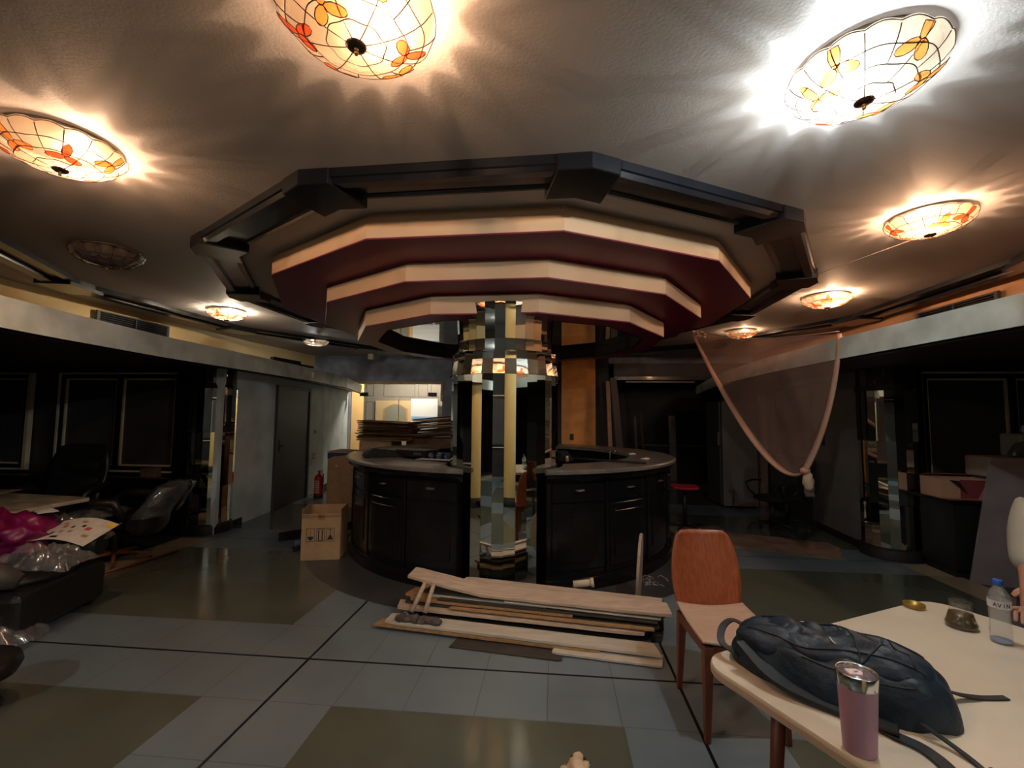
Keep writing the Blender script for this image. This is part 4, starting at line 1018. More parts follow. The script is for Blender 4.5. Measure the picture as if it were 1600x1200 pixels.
for nm, w_, off, m_, y0, y1 in (('door_moulding', .38, 0, mat('oak moulding', (.55, .33, .13), .5), 13.50, 13.525), ('door_glass', .33, .05, mat('frosted door glass', (.30, .31, .26), .2), 13.495, 13.51)):
    pl = archpoly(w_, .5+off, 1.72-off*.4, .16); mb = MB(); n = len(pl)
    vs = [Vector((-4.88+x, y, zz)) for y in (y0, y1) for x, zz in pl]
    mb.add(vs, [tuple(range(n)), tuple(range(n, 2*n))[::-1]]+[(i, n+i, n+(i+1) % n, (i+1) % n) for i in range(n)])
    obj(nm, mb, m_, d3, True)
t = thing('whiteboard', 'white board with a pale blue printed strip standing in the lit room behind the opening', 'board', (-3.92, 13.3, 0))
obj('panel', MB().b2((-4.32, 13.28, .9), (-3.5, 13.33, 2.03)).b2((-4.2, 13.29, 0), (-4.15, 13.32, .9)).b2((-3.7, 13.29, 0), (-3.65, 13.32, .9)), mat('white gloss board', (.78, .85, .92), .3), t, True)
obj('printed_strip', MB().b2((-4.30, 13.275, 1.40), (-3.52, 13.28, 1.50)), mat('pale blue print', (.25, .45, .72), .4), t, True)
t = thing('ceiling_light', 'plain round ceiling light in the lit back room, hidden behind the back wall header', 'lamp', (-4.1, 12.2, ZC-.06))
obj('diffuser', MB().lathe([(0, -.03), (.12, -.02), (.15, .06)], n=20), mat('white diffuser', (.9, .9, .85), .4, emit=(1, .9, .75), es=3), t)
l = bpy.data.lights.new('kitchen_bulb', 'POINT'); l.energy = 130; l.color = (1, .86, .66); l.shadow_soft_size = .1
lo = bpy.data.objects.new('kitchen_light', l); COL.objects.link(lo); lo.location = (-4.1, 12.2, ZC-.25)

# ------------------------------------------------------------------ dark room on the right
PINKW = mat('pinkish raw wood', (.34, .20, .14), .6, var=.15)
def lean(lab, a, b, w, d, m, name='leaning_board'):
    a, b = Vector(a), Vector(b); ax = (b-a); q = ax.to_track_quat('Z', 'Y').to_matrix(); c = (a+b)/2
    mb = MB(); mb.add([c+q @ Vector((i*w/2, j*d/2, k*ax.length/2)) for k in (-1, 1) for i, j in ((-1, -1), (1, -1), (1, 1), (-1, 1))], [(3, 2, 1, 0), (4, 5, 6, 7), (0, 1, 5, 4), (1, 2, 6, 5), (2, 3, 7, 6), (3, 0, 4, 7)])
    return obj(name, mb, m, lab=lab, cat='board')
lean('pinkish board leaning upright right of the dark gap behind the bar', (1.03, 8.3, 0), (1.0, 8.7, 2.22), .07, .035, PINKW)
lean('wide grey board leaning behind the pinkish board', (1.30, 8.7, 0), (1.13, 8.95, 2.30), .16, .03, mat('grey board', (.07, .068, .066), .6))
lean('thin upright batten in the dark room, left of two', (2.02, 11.45, 0), (2.0, 11.6, 1.55), .06, .03, mat('brown batten', (.10, .07, .06), .6))
lean('thin upright batten in the dark room, right of two', (2.22, 11.45, 0), (2.14, 11.6, 1.65), .06, .03, MATS['brown batten'])
lean('pale grey upright board standing at the back of the dark room', (2.9, 11.5, 0), (2.9, 11.6, 1.58), .16, .03, mat('pale grey board', (.22, .20, .18), .6))
t = thing('work_counter', 'low counter with bottles at the back of the dark room', 'counter', (3.1, 11.95, 0))
obj('body', MB().b2((-.9, -.25, 0), (.5, .25, .82)), BLK, t); obj('worktop', MB().b2((-.95, -.3, .82), (.55, .28, .86)), mat('grey worktop', (.14, .13, .12), .4), t)
for i, (x, h, q) in enumerate(((3.16, .20, 'leftmost dark bottle'), (3.26, .24, 'tallest, middle dark bottle'), (3.38, .17, 'shortest, rightmost dark bottle'))):
    obj('glass_bottle', MB().lathe([(0, 0), (.03, 0), (.03, h*.6), (.012, h*.75), (.012, h), (0, h)], (x, 11.85, .86), 12), mat('dark bottle glass', (.03, .035, .03), .12), lab=q+' standing on the counter of the dark room', cat='bottle', group='bottles on the dark counter')
obj('trim_40', MB().b2((1.45, YB-.05, 2.45), (5.5, YB+.02, 2.53)), LACQ, kind='structure')
t = thing('roller_rail', 'thin grey metal rail fixed under the header of the dark room', 'rail', (2.5, YB-.08, 2.38)); obj('rail', MB().b2((-.78, -.02, 0), (.85, .02, .035)), mat('dull rail metal', (.12, .12, .125), .4, metal=.5), t)
# fridge
t = thing('refrigerator', 'tall two-door refrigerator, dark front and pale beige side, by the right wall', 'refrigerator', (3.16, 8.52, 0))
FRS = mat('beige fridge side', (.20, .165, .14), .5); FRD = mat('dark fridge door', (.045, .045, .045), .35)
obj('body', MB().b2((-.26, -.32, .03), (.32, .36, 1.83)), FRS, t, bevel=.008)
obj('freezer_door', MB().b2((-.31, -.32, 1.05), (-.262, .36, 1.83)), FRD, t, bevel=.01); obj('fridge_door', MB().b2((-.31, -.32, .05), (-.262, .36, 1.04)), FRD, t, bevel=.01)
obj('door_handle', MB().b2((-.325, -.30, 1.06), (-.31, -.27, 1.3)), mat('fridge handle', (.3, .28, .26), .3), t)
for x in (-.2, .26):
    obj('foot', MB().b2((x-.02, -.28, 0), (x+.02, -.24, .03)).b2((x-.02, .28, 0), (x+.02, .32, .03)), BLK, t)
lean('orange brown wood panel leaning beside the refrigerator', (3.66, 8.42, 0), (3.70, 8.5, 1.98), .14, .03, mat('orange brown panel', (.22, .10, .05), .5))

# ------------------------------------------------------------------ chairs on the right
def star_base(t, r, z, m, n=5, ph=0, cast=True):
    for k in range(n):
        a = ph+2*pi*k/n
        leg = obj('base_arm', MB().tube([(0, 0, z+.02), (r*.5*cos(a), r*.5*sin(a), z+.015), (r*cos(a), r*sin(a), z-.01)], [.024, .02, .014], 8, flat=.8), m, t)
        if cast: obj('castor', MB().tube([(r*cos(a)-.012*sin(a), r*sin(a)+.012*cos(a), .026), (r*cos(a)+.012*sin(a), r*sin(a)-.012*cos(a), .026)], .026, 12), BLKP, leg)
def office(loc, rz, lab, scale=1):
    t = thing('office_chair', lab, 'chair', loc, rz, sc=scale)
    star_base(t, .29, .09, BLKP, ph=.3)
    obj('gas_column', MB().tube([(0, 0, .08), (0, 0, .40)], [.03, .022], 12), BLKP, t)
    obj('seat', MB().ball((0, 0, .45), (.24, .23, .05), 20, 10), mat('black fabric', (.012, .012, .013), .85), t)
    def bk(u, v):
        s = 2*(u-.5); return Vector((s*(.20-.03*(2*v-1)**2), .235+.05*(1-s*s)-.02*sin(pi*v)+.05*v, .58+.46*v))
    obj('backrest', MB().grid(bk, 10, 10), MATS['black fabric'], t, solid=.05, subd=1)
    obj('back_support', MB().tube([(0, .1, .42), (0, .26, .43), (0, .29, .7)], .022, 8), BLKP, t)
    for sx in (-1, 1):
        obj('armrest', MB().tube([(sx*.2, -.02, .43), (sx*.27, -.12, .54), (sx*.28, -.16, .64), (sx*.28, -.02, .67), (sx*.28, .14, .655), (sx*.275, .12, .56), (sx*.2, .04, .43)], .014, 8), BLKP, t)
    return t
office((2.98, 6.62, 0), rad(-62), 'black office chair with loop armrests on castors behind the net curtain')
t = thing('office_chair', 'second dark office chair pushed against the right wall behind the net curtain', 'chair', (3.33, 6.95, 0), rad(-80))
obj('seat', MB().ball((0, 0, .42), (.22, .20, .055), 18, 8), MATS['black fabric'], t)
def bk(u, v):
    s = 2*(u-.5); return Vector((s*(.22-.05*(2*v-1)**2), .20+.04*(1-s*s)+.04*v, .36+.62*v))
obj('backrest', MB().grid(bk, 10, 10), MATS['black fabric'], t, solid=.06, subd=1)
obj('gas_column', MB().tube([(0, 0, .06), (0, 0, .40)], .026, 10), BLKP, t); star_base(t, .26, .08, BLKP, ph=1)
t = thing('red_swivel_chair', 'swivel chair with a red seat and black back right of the bar', 'chair', (1.84, 6.72, 0), rad(80))
def rs_(u, v):
    s = 2*(u-.5); q = 2*(v-.5); k = (1-.25*q*q)**.5; return Vector((s*.20*k, q*.20*(1-.3*s*s)**.5, .545+.03*(s*s+q*q)*.4))
obj('seat', MB().grid(rs_, 12, 12), mat('red seat fabric', (.42, .012, .03), .7), t, solid=.035, subd=1)
obj('gas_column', MB().tube([(0, 0, .06), (0, 0, .53)], [.03, .024], 12), BLKP, t); star_base(t, .27, .025, BLKP, ph=.2, cast=False)
obj('backrest', MB().grid(lambda u, v: Vector(((u-.5)*.34*(1-.2*v), .20+.05*v, .56+.30*v)), 8, 8), BLKP, t, solid=.03, subd=1)
obj('back_frame', MB().tube([(.17, .21, .56), (.16, .245, .75), (.12, .27, .88)], .006, 6), mat('grey tube', (.3, .3, .3), .4), t)

# flattened cardboard and dust on the floor
def patch(name, lab, cx, cy, L, W, m, seed, rz, z=.004, kind=None):
    n = 48; pts = []
    for j in range(n):
        a = 2*pi*j/n; r = 1/max(abs(cos(a)), abs(sin(a)))*.5*(1+.22*noise.noise(Vector((cos(a)*2, sin(a)*2, seed)))); x, y = r*cos(a)*L, r*sin(a)*W
        pts.append((cx+x*cos(rz)-y*sin(rz), cy+x*sin(rz)+y*cos(rz)))
    return obj(name, MB().prism(pts, .0005, z), m, lab=lab, cat=cat if kind is None else cat)
cat = 'cardboard sheet'
patch('cardboard_sheet', 'torn flattened cardboard lying on the floor under the office chair', 2.72, 5.95, 1.25, .75, mat('torn floor cardboard', (.30, .19, .12), .85, var=.4, vscale=4), 3, rad(-18))
patch('cardboard_sheet', 'dusty torn cardboard piece on the floor below the red swivel chair', 2.0, 6.3, .8, .9, mat('dusty cardboard', (.17, .13, .10), .85, var=.4, vscale=5), 8, rad(10), .003)
patch('cardboard_sheet', 'narrow dusty cardboard strip on the floor right of the bar base', 1.6, 5.35, .35, .9, MATS['dusty cardboard'], 12, rad(20), .0035)

# ------------------------------------------------------------------ net curtain hanging from strings
NETP = sheer('pink beige net', (.70, .46, .38), .34, .6, .0); NETH = sheer('gathered net hem', (.85, .56, .42), .85, .6, .0); STR = mat('pale string', (.55, .42, .36), .7)
A = Vector((2.15, 7.3, 2.91)); B = Vector((2.62, 4.40, 2.335)); K = Vector((2.47, 4.78, 1.03))
cur = thing('net_curtain', 'sheer pinkish net curtain knotted at its bottom, hung by strings from the ceiling frame', 'curtain', (K.x, K.y, .84))
def bez(p, q, c1, t): return p*(1-t)**2+c1*2*t*(1-t)+q*t*t
C1 = Vector((2.37, 5.20, .62)); C2 = Vector((2.62, 4.50, 1.6))
def net(u, v):
    l = bez(A, K, C1, v); r = bez(B, K, C2, v); top = l.lerp(r, u)
    sag = -.07*sin(pi*u)*(1-v); f = .012*sin(u*14+v*5)*(1-v)**1.4+.030*(1-v)*noise.noise(Vector((u*6, v*6, 1)))
    return top+Vector((f*.9, f*.3, sag))
obj('net', MB().grid(net, 60, 50), NETP, cur, True)
obj('left_hem', MB().tube([bez(A, K, C1, i/24)+Vector((0, 0, .0)) for i in range(25)], [.018+.026*sin(pi*min(1, i/24*1.0))**.7 for i in range(25)], 10, flat=.45), NETH, cur, True)
obj('right_hem', MB().tube([bez(B, K, C2, i/24) for i in range(25)], [.030+.010*i/24 for i in range(25)], 10, flat=.5), NETH, cur, True)
obj('knot', MB().ball(K, (.045, .045, .035), 14, 8, d=.3), NETH, cur, True)
obj('knotted_tail', MB().ball(K+Vector((.025, -.01, -.105)), (.050, .040, .092), 16, 12, d=.35, freq=5), mat('gathered cream net', (.60, .44, .30), .7), cur, True)
obj('loose_wisp', MB().grid(lambda u, v: K+Vector((.03+(u-.5)*.09+.01*sin(9*v), -.01, -.15-.10*v)), 6, 6), NETP, cur, True)
obj('hanging_string', MB().tube([A.lerp(B, i/12)+Vector((0, 0, -.10*sin(pi*i/12)+.02)) for i in range(13)], .004, 5), STR, cur, True)
obj('hanging_string', MB().tube([A, A+Vector((.01, .02, .16))], .003, 5), STR, cur, True); obj('hanging_string', MB().tube([B, (2.66, 4.40, 2.29)], .004, 5), STR, cur, True)
obj('paper_clip', MB().box(A+Vector((.03, -.02, -.03)), (.04, .01, .07), .3), mat('white clip', (.8, .78, .75), .5), cur, True)
mb = MB(); rn = random.Random(2)
for k in range(26): 
    p = A.lerp(B, rn.random()*.13)+Vector((rn.uniform(-.03, .03), 0, rn.uniform(-.10, .0))); mb.ball(p, (.022, .016, .014), 6, 4, d=.8, seed=k)
obj('frayed_lace', mb, mat('frayed lace', (.70, .55, .38), .8), cur, True)
for i, (p, q, lab) in enumerate((((2.9, 3.5, 2.97), (2.55, 5.6, 3.06), 'thin white string stretched along the ceiling between the two right lamps'),)):
    obj('ceiling_string', MB().tube([p, q], .0025, 5), STR, lab=lab, cat='string')

# ------------------------------------------------------------------ left bay furniture
dk = thing('marble_table', 'pale marble topped table with black base in the left bay, papers on it', 'table', (-5.0, 3.72, 0), rad(-4))
obj('tabletop', MB().prism([(-1.2, -.42), (.68, -.42), (.71, -.38), (.66, .22), (.62, .25), (-1.2, .30)], .715, .75), mat('mottled marble', (.42, .38, .29), .25, var=.3, vscale=7), dk, bevel=.008)
for x in (-1.0, .38): obj('leg', MB().b2((x-.03, -.3, 0), (x+.03, .2, .715)), BLKP, dk)
obj('cardboard_piece', MB().box((-5.62, 3.98, .753), (.5, .3, .006), rad(12)), CARD, lab='brown cardboard piece lying on the far left of the marble table', cat='cardboard')
def leather(name, lab, loc, rz, W=.62, rec=(.17, .74), wood=False, low=0):
    t = thing(name, lab, 'armchair', loc, rz)
    obj('seat', MB().ball((0, -.02, .44), (W*.48, .29, .10), 24, 12, d=.06), LEATH, t)
    def bk(u, v):
        s = 2*(u-.5); k = (1-.22*(2*v-1)**4); return Vector((s*W*.46*k, .22+.20*v+.07*(1-s*s)-.05*s*s, .46+.70*v))
    mb = MB(); rs = []
    for i in range(13):
        v = i/12; w = W*.46*(1-.30*max(0, 2*v-1)**3-.12*(1-v)); thk = .085*(1-.45*v)+.022*sin(v*pi*3.2); ring = []
        for j in range(20):
            a = 2*pi*j/20; x = w*(abs(cos(a))**.6)*(1 if cos(a) > 0 else -1); y = thk*(1.5 if low else 1)*(abs(sin(a))**.8)*(1 if sin(a) > 0 else -1)
            ring.append(Vector((x, .27+rec[0]*v+y*(.75 if low else 1)-.05*(x/w)**2, .42-low+rec[1]*v-(y*.6 if low else 0))))
        rs.append(ring)
    mb.rings(rs); obj('backrest', mb, LEATH, t, subd=1)
    mb = MB()
    for v in (.35, .62): mb.ball((0, .235+rec[0]*v, .42-low+rec[1]*v+low*.3), (W*.40, .06, .11), 18, 8)
    obj('back_cushion', mb, LEATH, t)
    for sx in (-1, 1): obj('armrest', MB().tube([(sx*W*.46, .22, .50), (sx*W*.52, .16, .66), (sx*W*.52, -.10, .67), (sx*W*.50, -.22, .60), (sx*W*.44, -.20, .42)], [.03, .045, .045, .035, .025], 10), LEATH, t)
    m_ = WOODD if wood else BLKP
    obj('gas_column', MB().tube([(0, 0, .08), (0, 0, .38)], .03, 10), BLKP, t); star_base(t, .31, .09, m_, ph=.5)
    return t
leather('executive_chair', 'big black leather executive chair facing forward behind the marble table', (-5.72, 4.80, 0), rad(20), .70)
c2 = leather('executive_chair', 'black leather chair wrapped in plastic film, with wooden star base, turned sideways', (-4.50, 4.34, 0), rad(-74), .62, rec=(.30, .46), wood=True, low=.06)
# plastic wrap over its tilted back
def wrapf(u, v):
    a = (u-.5)*2*pi*.96; z = .50+.34*v; w = .33*(1-.22*v**3)+.02*noise.noise(Vector((u*8, v*6, 3))); 
    x = w*sin(a); y = .27+.30*(z-.36)/.46-.15*cos(a)*(1-.2*v)+.015*noise.noise(Vector((u*20, v*12, 7)))
    if v > .88: x *= 1-(v-.88)*5; y = y*(1-(v-.88)*2)+.50*(v-.88)*2
    return Vector((x, y, z))
obj('plastic_wrap', MB().grid(wrapf, 60, 30), FILM2, c2, lab='clear plastic film wrapped round the backrest')
crumple('plastic_film', 'clear plastic film draped on the seat of the wrapped leather chair', 'plastic', (-4.60, 4.15, .52), .5, .5, .06, FILM, 31, .3, .06, 9)
ac = thing('leather_armchair', 'low black leather armchair in the left foreground heaped with plastic and bags', 'armchair', (-4.02, 3.02, 0), rad(14))
obj('base', MB().b2((-.50, -.40, .04), (.44, .40, .34)), LEATH, ac, bevel=.05, seg=3)
obj('seat_cushion', MB().ball((0, .0, .36), (.42, .38, .10), 24, 12, d=.05), LEATH, ac)
obj('armrest', MB().tube([(-.42, -.38, .47), (.30, -.40, .47), (.40, -.36, .42)], [.10, .085, .05], 14), mat('grey worn leather', (.07, .068, .062), .45), ac)
obj('armrest', MB().tube([(-.42, .40, .47), (.38, .40, .45)], [.10, .08], 14), LEATH, ac)
for x, y in ((-.42, -.32), (.36, -.32), (-.42, .32), (.36, .32)): obj('foot', MB().tube([(x, y, 0), (x, y, .05)], .03, 10), BLKP, ac)
# flyer
fl = thing('newspaper_flyer', 'printed newspaper flyer with a yellow corner lying on the bags of the left armchair', 'flyer', (-3.72, 3.22, .58), rad(8))
def flyf(u, v): return Vector(((u-.5)*.42+.05*v, (v-.5)*.26, .03*sin(pi*u)+.10*v-.03*u*u))
obj('sheet', MB().grid(flyf, 12, 8), mat('newsprint', (.56, .52, .45), .6, var=.1, vscale=25), fl)
for k, (u, v, w, h, c) in enumerate([(.25, .3, .06, .12, 'd'), (.38, .34, .06, .1, 'b'), (.52, .36, .06, .1, 'b'), (.3, .58, .07, .12, 'r'), (.45, .55, .05, .1, 'd'), (.6, .62, .06, .09, 'd'), (.72, .55, .09, .12, 'r'), (.2, .75, .08, .1, 'r'), (.5, .8, .1, .08, 'b'), (.93, .86, .12, .2, 'y'), (.15, .12, .08, .08, 'd'), (.4, .12, .12, .08, 'd'), (.82, .3, .1, .1, 'b')]):
    mb = MB().grid(lambda a, b, u=u, v=v, w=w, h=h: flyf(u+(a-.5)*w, v+(b-.5)*h)+Vector((0, 0, .0015)), 2, 2)
    obj('printed_picture', mb, {'d': BLK, 'b': mat('tan print', (.35, .2, .12), .6), 'r': mat('red print', (.5, .09, .06), .6), 'y': mat('yellow print', (.75, .45, .04), .5)}[c], fl)
MAG = mat('magenta bag plastic', (.19, .008, .075), .3, bump=.3, bscale=14)
mb = MB()
mb.ball((-4.12, 3.10, .60), (.30, .22, .17), 40, 26, d=.45, seed=4, freq=3.5); obj('plastic_bag', mb, MAG, lab='shiny magenta plastic bag heaped on the left armchair', cat='bag')
crumple('paper_sheet', 'white paper corner sticking out of the magenta bag', 'paper', (-4.02, 3.28, .76), .22, .12, .01, MATS['white paper'], 3, -.5, .01, 8, n=12)
crumple('plastic_film', 'clear crumpled plastic film on the right side of the left armchair below the flyer', 'plastic', (-3.66, 3.00, .44), .50, .34, .10, FILM, 41, .2, .07, 10)
crumple('plastic_film', 'clear plastic film heaped between the magenta bag and the marble table', 'plastic', (-4.05, 3.45, .48), .60, .30, .16, FILM2, 43, .1, .09, 9)
crumple('plastic_film', 'clear plastic sheet spilling over the floor at the lower left edge', 'plastic', (-3.72, 2.72, .02), .55, .30, .16, FILM, 47, .25, .06, 10)
for nm, y, r in (('pouf', 0, 0),):
    t = thing('round_stool', 'round black stool pad cut by the left edge of the picture', 'stool', (-3.02, 2.16, 0))
    obj('pad', MB().lathe([(0, .26), (.16, .26), (.19, .24), (.20, .20), (.18, .16), (0, .155)], n=32), LEATH, t)
    obj('pedestal', MB().lathe([(.14, 0), (.13, .02), (.03, .03), (.03, .16)], n=20), BLKP, t)
t = thing('wooden_stick', 'long thin wooden stick on the floor right of the left armchair', 'stick', (-4.0, 4.1, 0))
obj('stick', MB().tube([(-4.28, 3.95, .02), (-4.16, 4.75, .03)], .014, 8), WOODD, t, True)
t = thing('small_carton', 'small carton on the ledge under the left dark windows', 'box', (-5.22, 5.46, .72), .1); obj('carton', MB().b2((-.09, -.06, 0), (.09, .06, .11)), CARDD, t)

# ------------------------------------------------------------------ right bay pile
t = thing('dark_sideboard', 'dark sideboard under the right bay windows carrying boxes and foam blocks', 'sideboard', (4.55, 5.13, 0), rad(-3))
obj('body', MB().b2((-.62, -.24, .08), (1.6, .20, .73)), mat('sideboard black', (.014, .014, .015), .4), t); obj('top', MB().b2((-.68, -.28, .73), (1.65, .22, .76)), LACQD, t, bevel=.004); obj('plinth', MB().b2((-.6, -.2, 0), (1.58, .18, .08)), BLK, t)
t = thing('shipping_box', 'open carton with beige end and dark red side on the sideboard by the mirror pilaster', 'box', (4.18, 5.10, .76), rad(-7))
mb = MB().use(mat('peach carton', (.55, .33, .22), .7)); mb.b2((-.30, -.16, 0), (-.293, .16, .19)); mb.b2((-.30, .153, 0), (.13, .16, .19)); mb.b2((.123, -.16, 0), (.13, .16, .19)); mb.b2((-.30, -.16, 0), (.13, .16, .007))
mb.use(mat('dark red carton', (.25, .045, .055), .6)); mb.b2((-.14, -.16, 0), (.13, -.153, .19)); mb.use(MATS['peach carton']); mb.b2((-.293, -.16, 0), (-.14, -.153, .19)); obj('carton', mb, None, t)
obj('flap', MB().box((-.05, .20, .20), (.4, .12, .005), rot=Euler((-.3, 0, 0))), mat('orange flap', (.40, .16, .07), .7), t)
obj('pale_print', MB().add([(.13, -.1607, 0), (.13, -.1607, .19), (.07, -.1607, .14), (.0, -.1607, .0)], [(0, 1, 2, 3)]), mat('dusty pink print', (.50, .26, .24), .6), t)
obj('plastic_leaf', MB().add([(3.92, 4.945, .95), (4.0, 4.94, .94), (4.06, 4.93, .82)], [(0, 1, 2)]), BLK, lab='black torn strip hanging over the end of the open red carton', cat='strip', solid=.004)
STY = mat('styrofoam', (.36, .33, .30), .8, bump=.2, bscale=80, var=.08)
def foam(lab, c, d, rz, m=STY): return obj('foam_block', MB().box(c, d, rz), m, lab=lab, cat='foam block', bevel=.025, seg=3)
foam('grey foam block standing on the sideboard right of the red carton', (4.63, 5.14, .76+.10), (.52, .30, .20), rad(-3), mat('grey foam', (.16, .17, .17), .8))
foam('pinkish foam block lying on top of the grey foam block', (4.64, 5.10, .96+.115), (.62, .34, .21), rad(-5))
foam('small pale foam block on top, wrapped by green film', (4.95, 5.16, 1.17+.12), (.50, .26, .24), rad(-6), mat('greenish foam', (.24, .29, .28), .8))
foam('white foam tray lid on the very top of the right pile', (5.12, 5.10, 1.41+.045), (.50, .30, .09), rad(-6), mat('white foam', (.42, .44, .44), .8))
crumple('plastic_film', 'dark green crumpled plastic film over the upper foam block of the right pile', 'plastic', (4.80, 4.98, 1.18), .46, .2, .16, mat('green film', (.05, .085, .075), .3, bump=.3, bscale=20), 51, 0, .07, 9)
sl = thing('marble_slab', 'large greyish pink slab with faint markings leaning on the right pile', 'slab', (4.38, 4.80, 0))
a = Vector((3.93, 4.80, 0)); b = Vector((4.9, 4.60, 0)); up = Vector((.29, .06, 1.15)); nrm = (b-a).cross(up).normalized()
mb = MB(); vs = [p+nrm*o for o in (-.012, .012) for p in (a, b, b+up, a+up)]
mb.add(vs, [(0, 1, 2, 3), (7, 6, 5, 4), (4, 5, 1, 0), (5, 6, 2, 1), (6, 7, 3, 2), (7, 4, 0, 3)])
obj('slab', mb, mat('grey pink slab', (.30, .26, .27), .5, var=.16, vscale=4), sl, True)
mb = MB(); ctr = a.lerp(b, .42)
for k in range(13):
    p = ctr+up*(.22+.045*k)+(b-a)*(.012*k-.02)+nrm*.0135*(1 if nrm.y < 0 else -1)
    mb.add([p+(b-a).normalized()*x+up.normalized()*y for x, y in ((-.012, -.012), (.012, -.012), (.012, .012), (-.012, .012))][:4 if k % 4 else 3], [(0, 1, 2, 3) if k % 4 else (0, 1, 2)])
obj('faint_markings', mb, mat('faint grey print', (.15, .12, .13), .6), sl, True)
# ------------------------------------------------------------------ person sitting at the table (right edge) and small dog
SKIN = mat('skin', (.42, .21, .14), .5, var=.08, vscale=15); SHIRT = mat('sage grey polo fabric', (.33, .31, .25), .85, bump=.2, bscale=120)
def skin(name, nodes, edges, m, parent, root=0, sub=2, lab=None):
    me = bpy.data.meshes.new(name); me.from_pydata([n[:3] for n in nodes], edges, []); me.materials.append(m)
    o = bpy.data.objects.new(name, me); COL.objects.link(o); o.parent = parent; WM[o] = WM[parent]
    md = o.modifiers.new('skin', 'SKIN'); md.use_smooth_shade = True; md.branch_smoothing = .4
    for i, n in enumerate(nodes):
        r = n[3]; me.skin_vertices[0].data[i].radius = (r, n[4] if len(n) > 4 else r); me.skin_vertices[0].data[i].use_root = i == root
    sd = o.modifiers.new('subdivision', 'SUBSURF'); sd.levels = sub; sd.render_levels = sub
    if lab: o['label'] = lab
    return o
# person faces local -Y ; placed so that -Y points to the table
PX, PY, PR = 2.52, 2.52, rad(-62)
ps = thing('person', 'seated person in a sage grey polo shirt, one forearm resting on the cream table', 'person', (PX, PY, 0), PR)
inv = WM[ps].inverted()
def Lc(x, y, z): return tuple(inv @ Vector((x, y, z)))
sh_r = Lc(2.43, 2.62, 1.10); el_r = Lc(2.17, 2.33, .80); wr_r = Lc(1.935, 2.10, .775)
sh_l = (.18, -.02, 1.13); el_l = (.27, -.20, .86); wr_l = (.08, -.40, .78)
N = [(0, .02, .52, .15, .12), (0, .02, .72, .145, .10), (0, .0, .93, .16, .11), (0, -.02, 1.10, .15, .09), (0, -.02, 1.20, .058), (0, -.04, 1.27, .055),
     (0, -.055, 1.33, .078, .088), (0, -.05, 1.41, .082, .10), (0, -.04, 1.47, .055, .07),
     (.10, -.04, .50, .095), (.13, -.42, .50, .062), (.13, -.44, .28, .055), (.13, -.42, .08, .038), (.14, -.54, .035, .035, .03),
     (-.10, -.04, .50, .095), (-.13, -.42, .50, .062), (-.13, -.44, .28, .055), (-.13, -.42, .08, .038), (-.14, -.54, .035, .035, .03),
     (*sh_l, .062), (*el_l, .042), (*wr_l, .027, .022), (*sh_r, .062), (*el_r, .044), (*wr_r, .028, .022)]
E_ = [(0, 1), (1, 2), (2, 3), (3, 4), (4, 5), (5, 6), (6, 7), (7, 8), (0, 9), (9, 10), (10, 11), (11, 12), (12, 13), (0, 14), (14, 15), (15, 16), (16, 17), (17, 18), (3, 19), (19, 20), (20, 21), (3, 22), (22, 23), (23, 24)]
# hands: palm + five bent fingers each
def hand(N, E_, iw, elbow, wrist, side):
    w_ = Vector(wrist); d = (w_-Vector(elbow)); d.z *= .15; d = d.normalized(); s = d.cross(Vector((0, 0, 1))).normalized()*side
    i0 = len(N); pm = w_+d*.045+Vector((0, 0, -.004)); N.append((*pm, .034, .015)); E_.append((iw, i0))
    i1 = len(N); pk = w_+d*.075; N.append((*pk, .036, .013)); E_.append((i0, i1))
    for k, (off, L) in enumerate(((-.030, .062), (-.010, .074), (.011, .070), (.030, .056))):
        base = pk+s*off+d*.006; a = len(N); N.append((*base, .0095)); E_.append((i1, a))
        m1 = base+d*L*.45+Vector((0, 0, .010)); N.append((*m1, .0088)); E_.append((a, a+1))
        m2 = m1+d*L*.33+Vector((0, 0, -.012)); N.append((*m2, .0082)); E_.append((a+1, a+2))
        m3 = m2+d*L*.2+Vector((0, 0, -.015)); N.append((*m3, .007)); E_.append((a+2, a+3))
    b = len(N); t0 = w_+d*.022-s*.028; N.append((*t0, .014)); E_.append((i0, b))
    t1 = t0+d*.030-s*.022; N.append((*t1, .0105)); E_.append((b, b+1)); t2 = t1+d*.026-s*.004; N.append((*t2, .0088)); E_.append((b+1, b+2))
hand(N, E_, 21, el_l, wr_l, 1); hand(N, E_, 24, el_r, wr_r, -1)
skin('body', N, E_, SKIN, ps)
S = [(0, .02, .55, .17, .14), (0, .02, .74, .165, .12), (0, .0, .93, .175, .125), (0, -.02, 1.09, .165, .10), (0, -.02, 1.185, .075),
     (sh_l[0], sh_l[1], sh_l[2], .078), (sh_l[0]*.4+el_l[0]*.6, sh_l[1]*.4+el_l[1]*.6, sh_l[2]*.4+el_l[2]*.6, .068),
     (sh_r[0], sh_r[1], sh_r[2], .082), (sh_r[0]*.12+el_r[0]*.88, sh_r[1]*.12+el_r[1]*.88, sh_r[2]*.12+el_r[2]*.88, .074)]
skin('polo_shirt', S, [(0, 1), (1, 2), (2, 3), (3, 4), (3, 5), (5, 6), (3, 7), (7, 8)], SHIRT, ps)
skin('trousers', [(0, .02, .52, .165, .135), (.10, -.04, .50, .108), (.13, -.42, .50, .076), (.13, -.44, .28, .066), (.13, -.42, .10, .055), (-.10, -.04, .50, .108), (-.13, -.42, .50, .076), (-.13, -.44, .28, .066), (-.13, -.42, .10, .055)], [(0, 1), (1, 2), (2, 3), (3, 4), (0, 5), (5, 6), (6, 7), (7, 8)], mat('dark trousers', (.02, .022, .03), .8), ps)
HAIR = mat('short grey hair', (.20, .19, .17), .8, bump=.4, bscale=90)
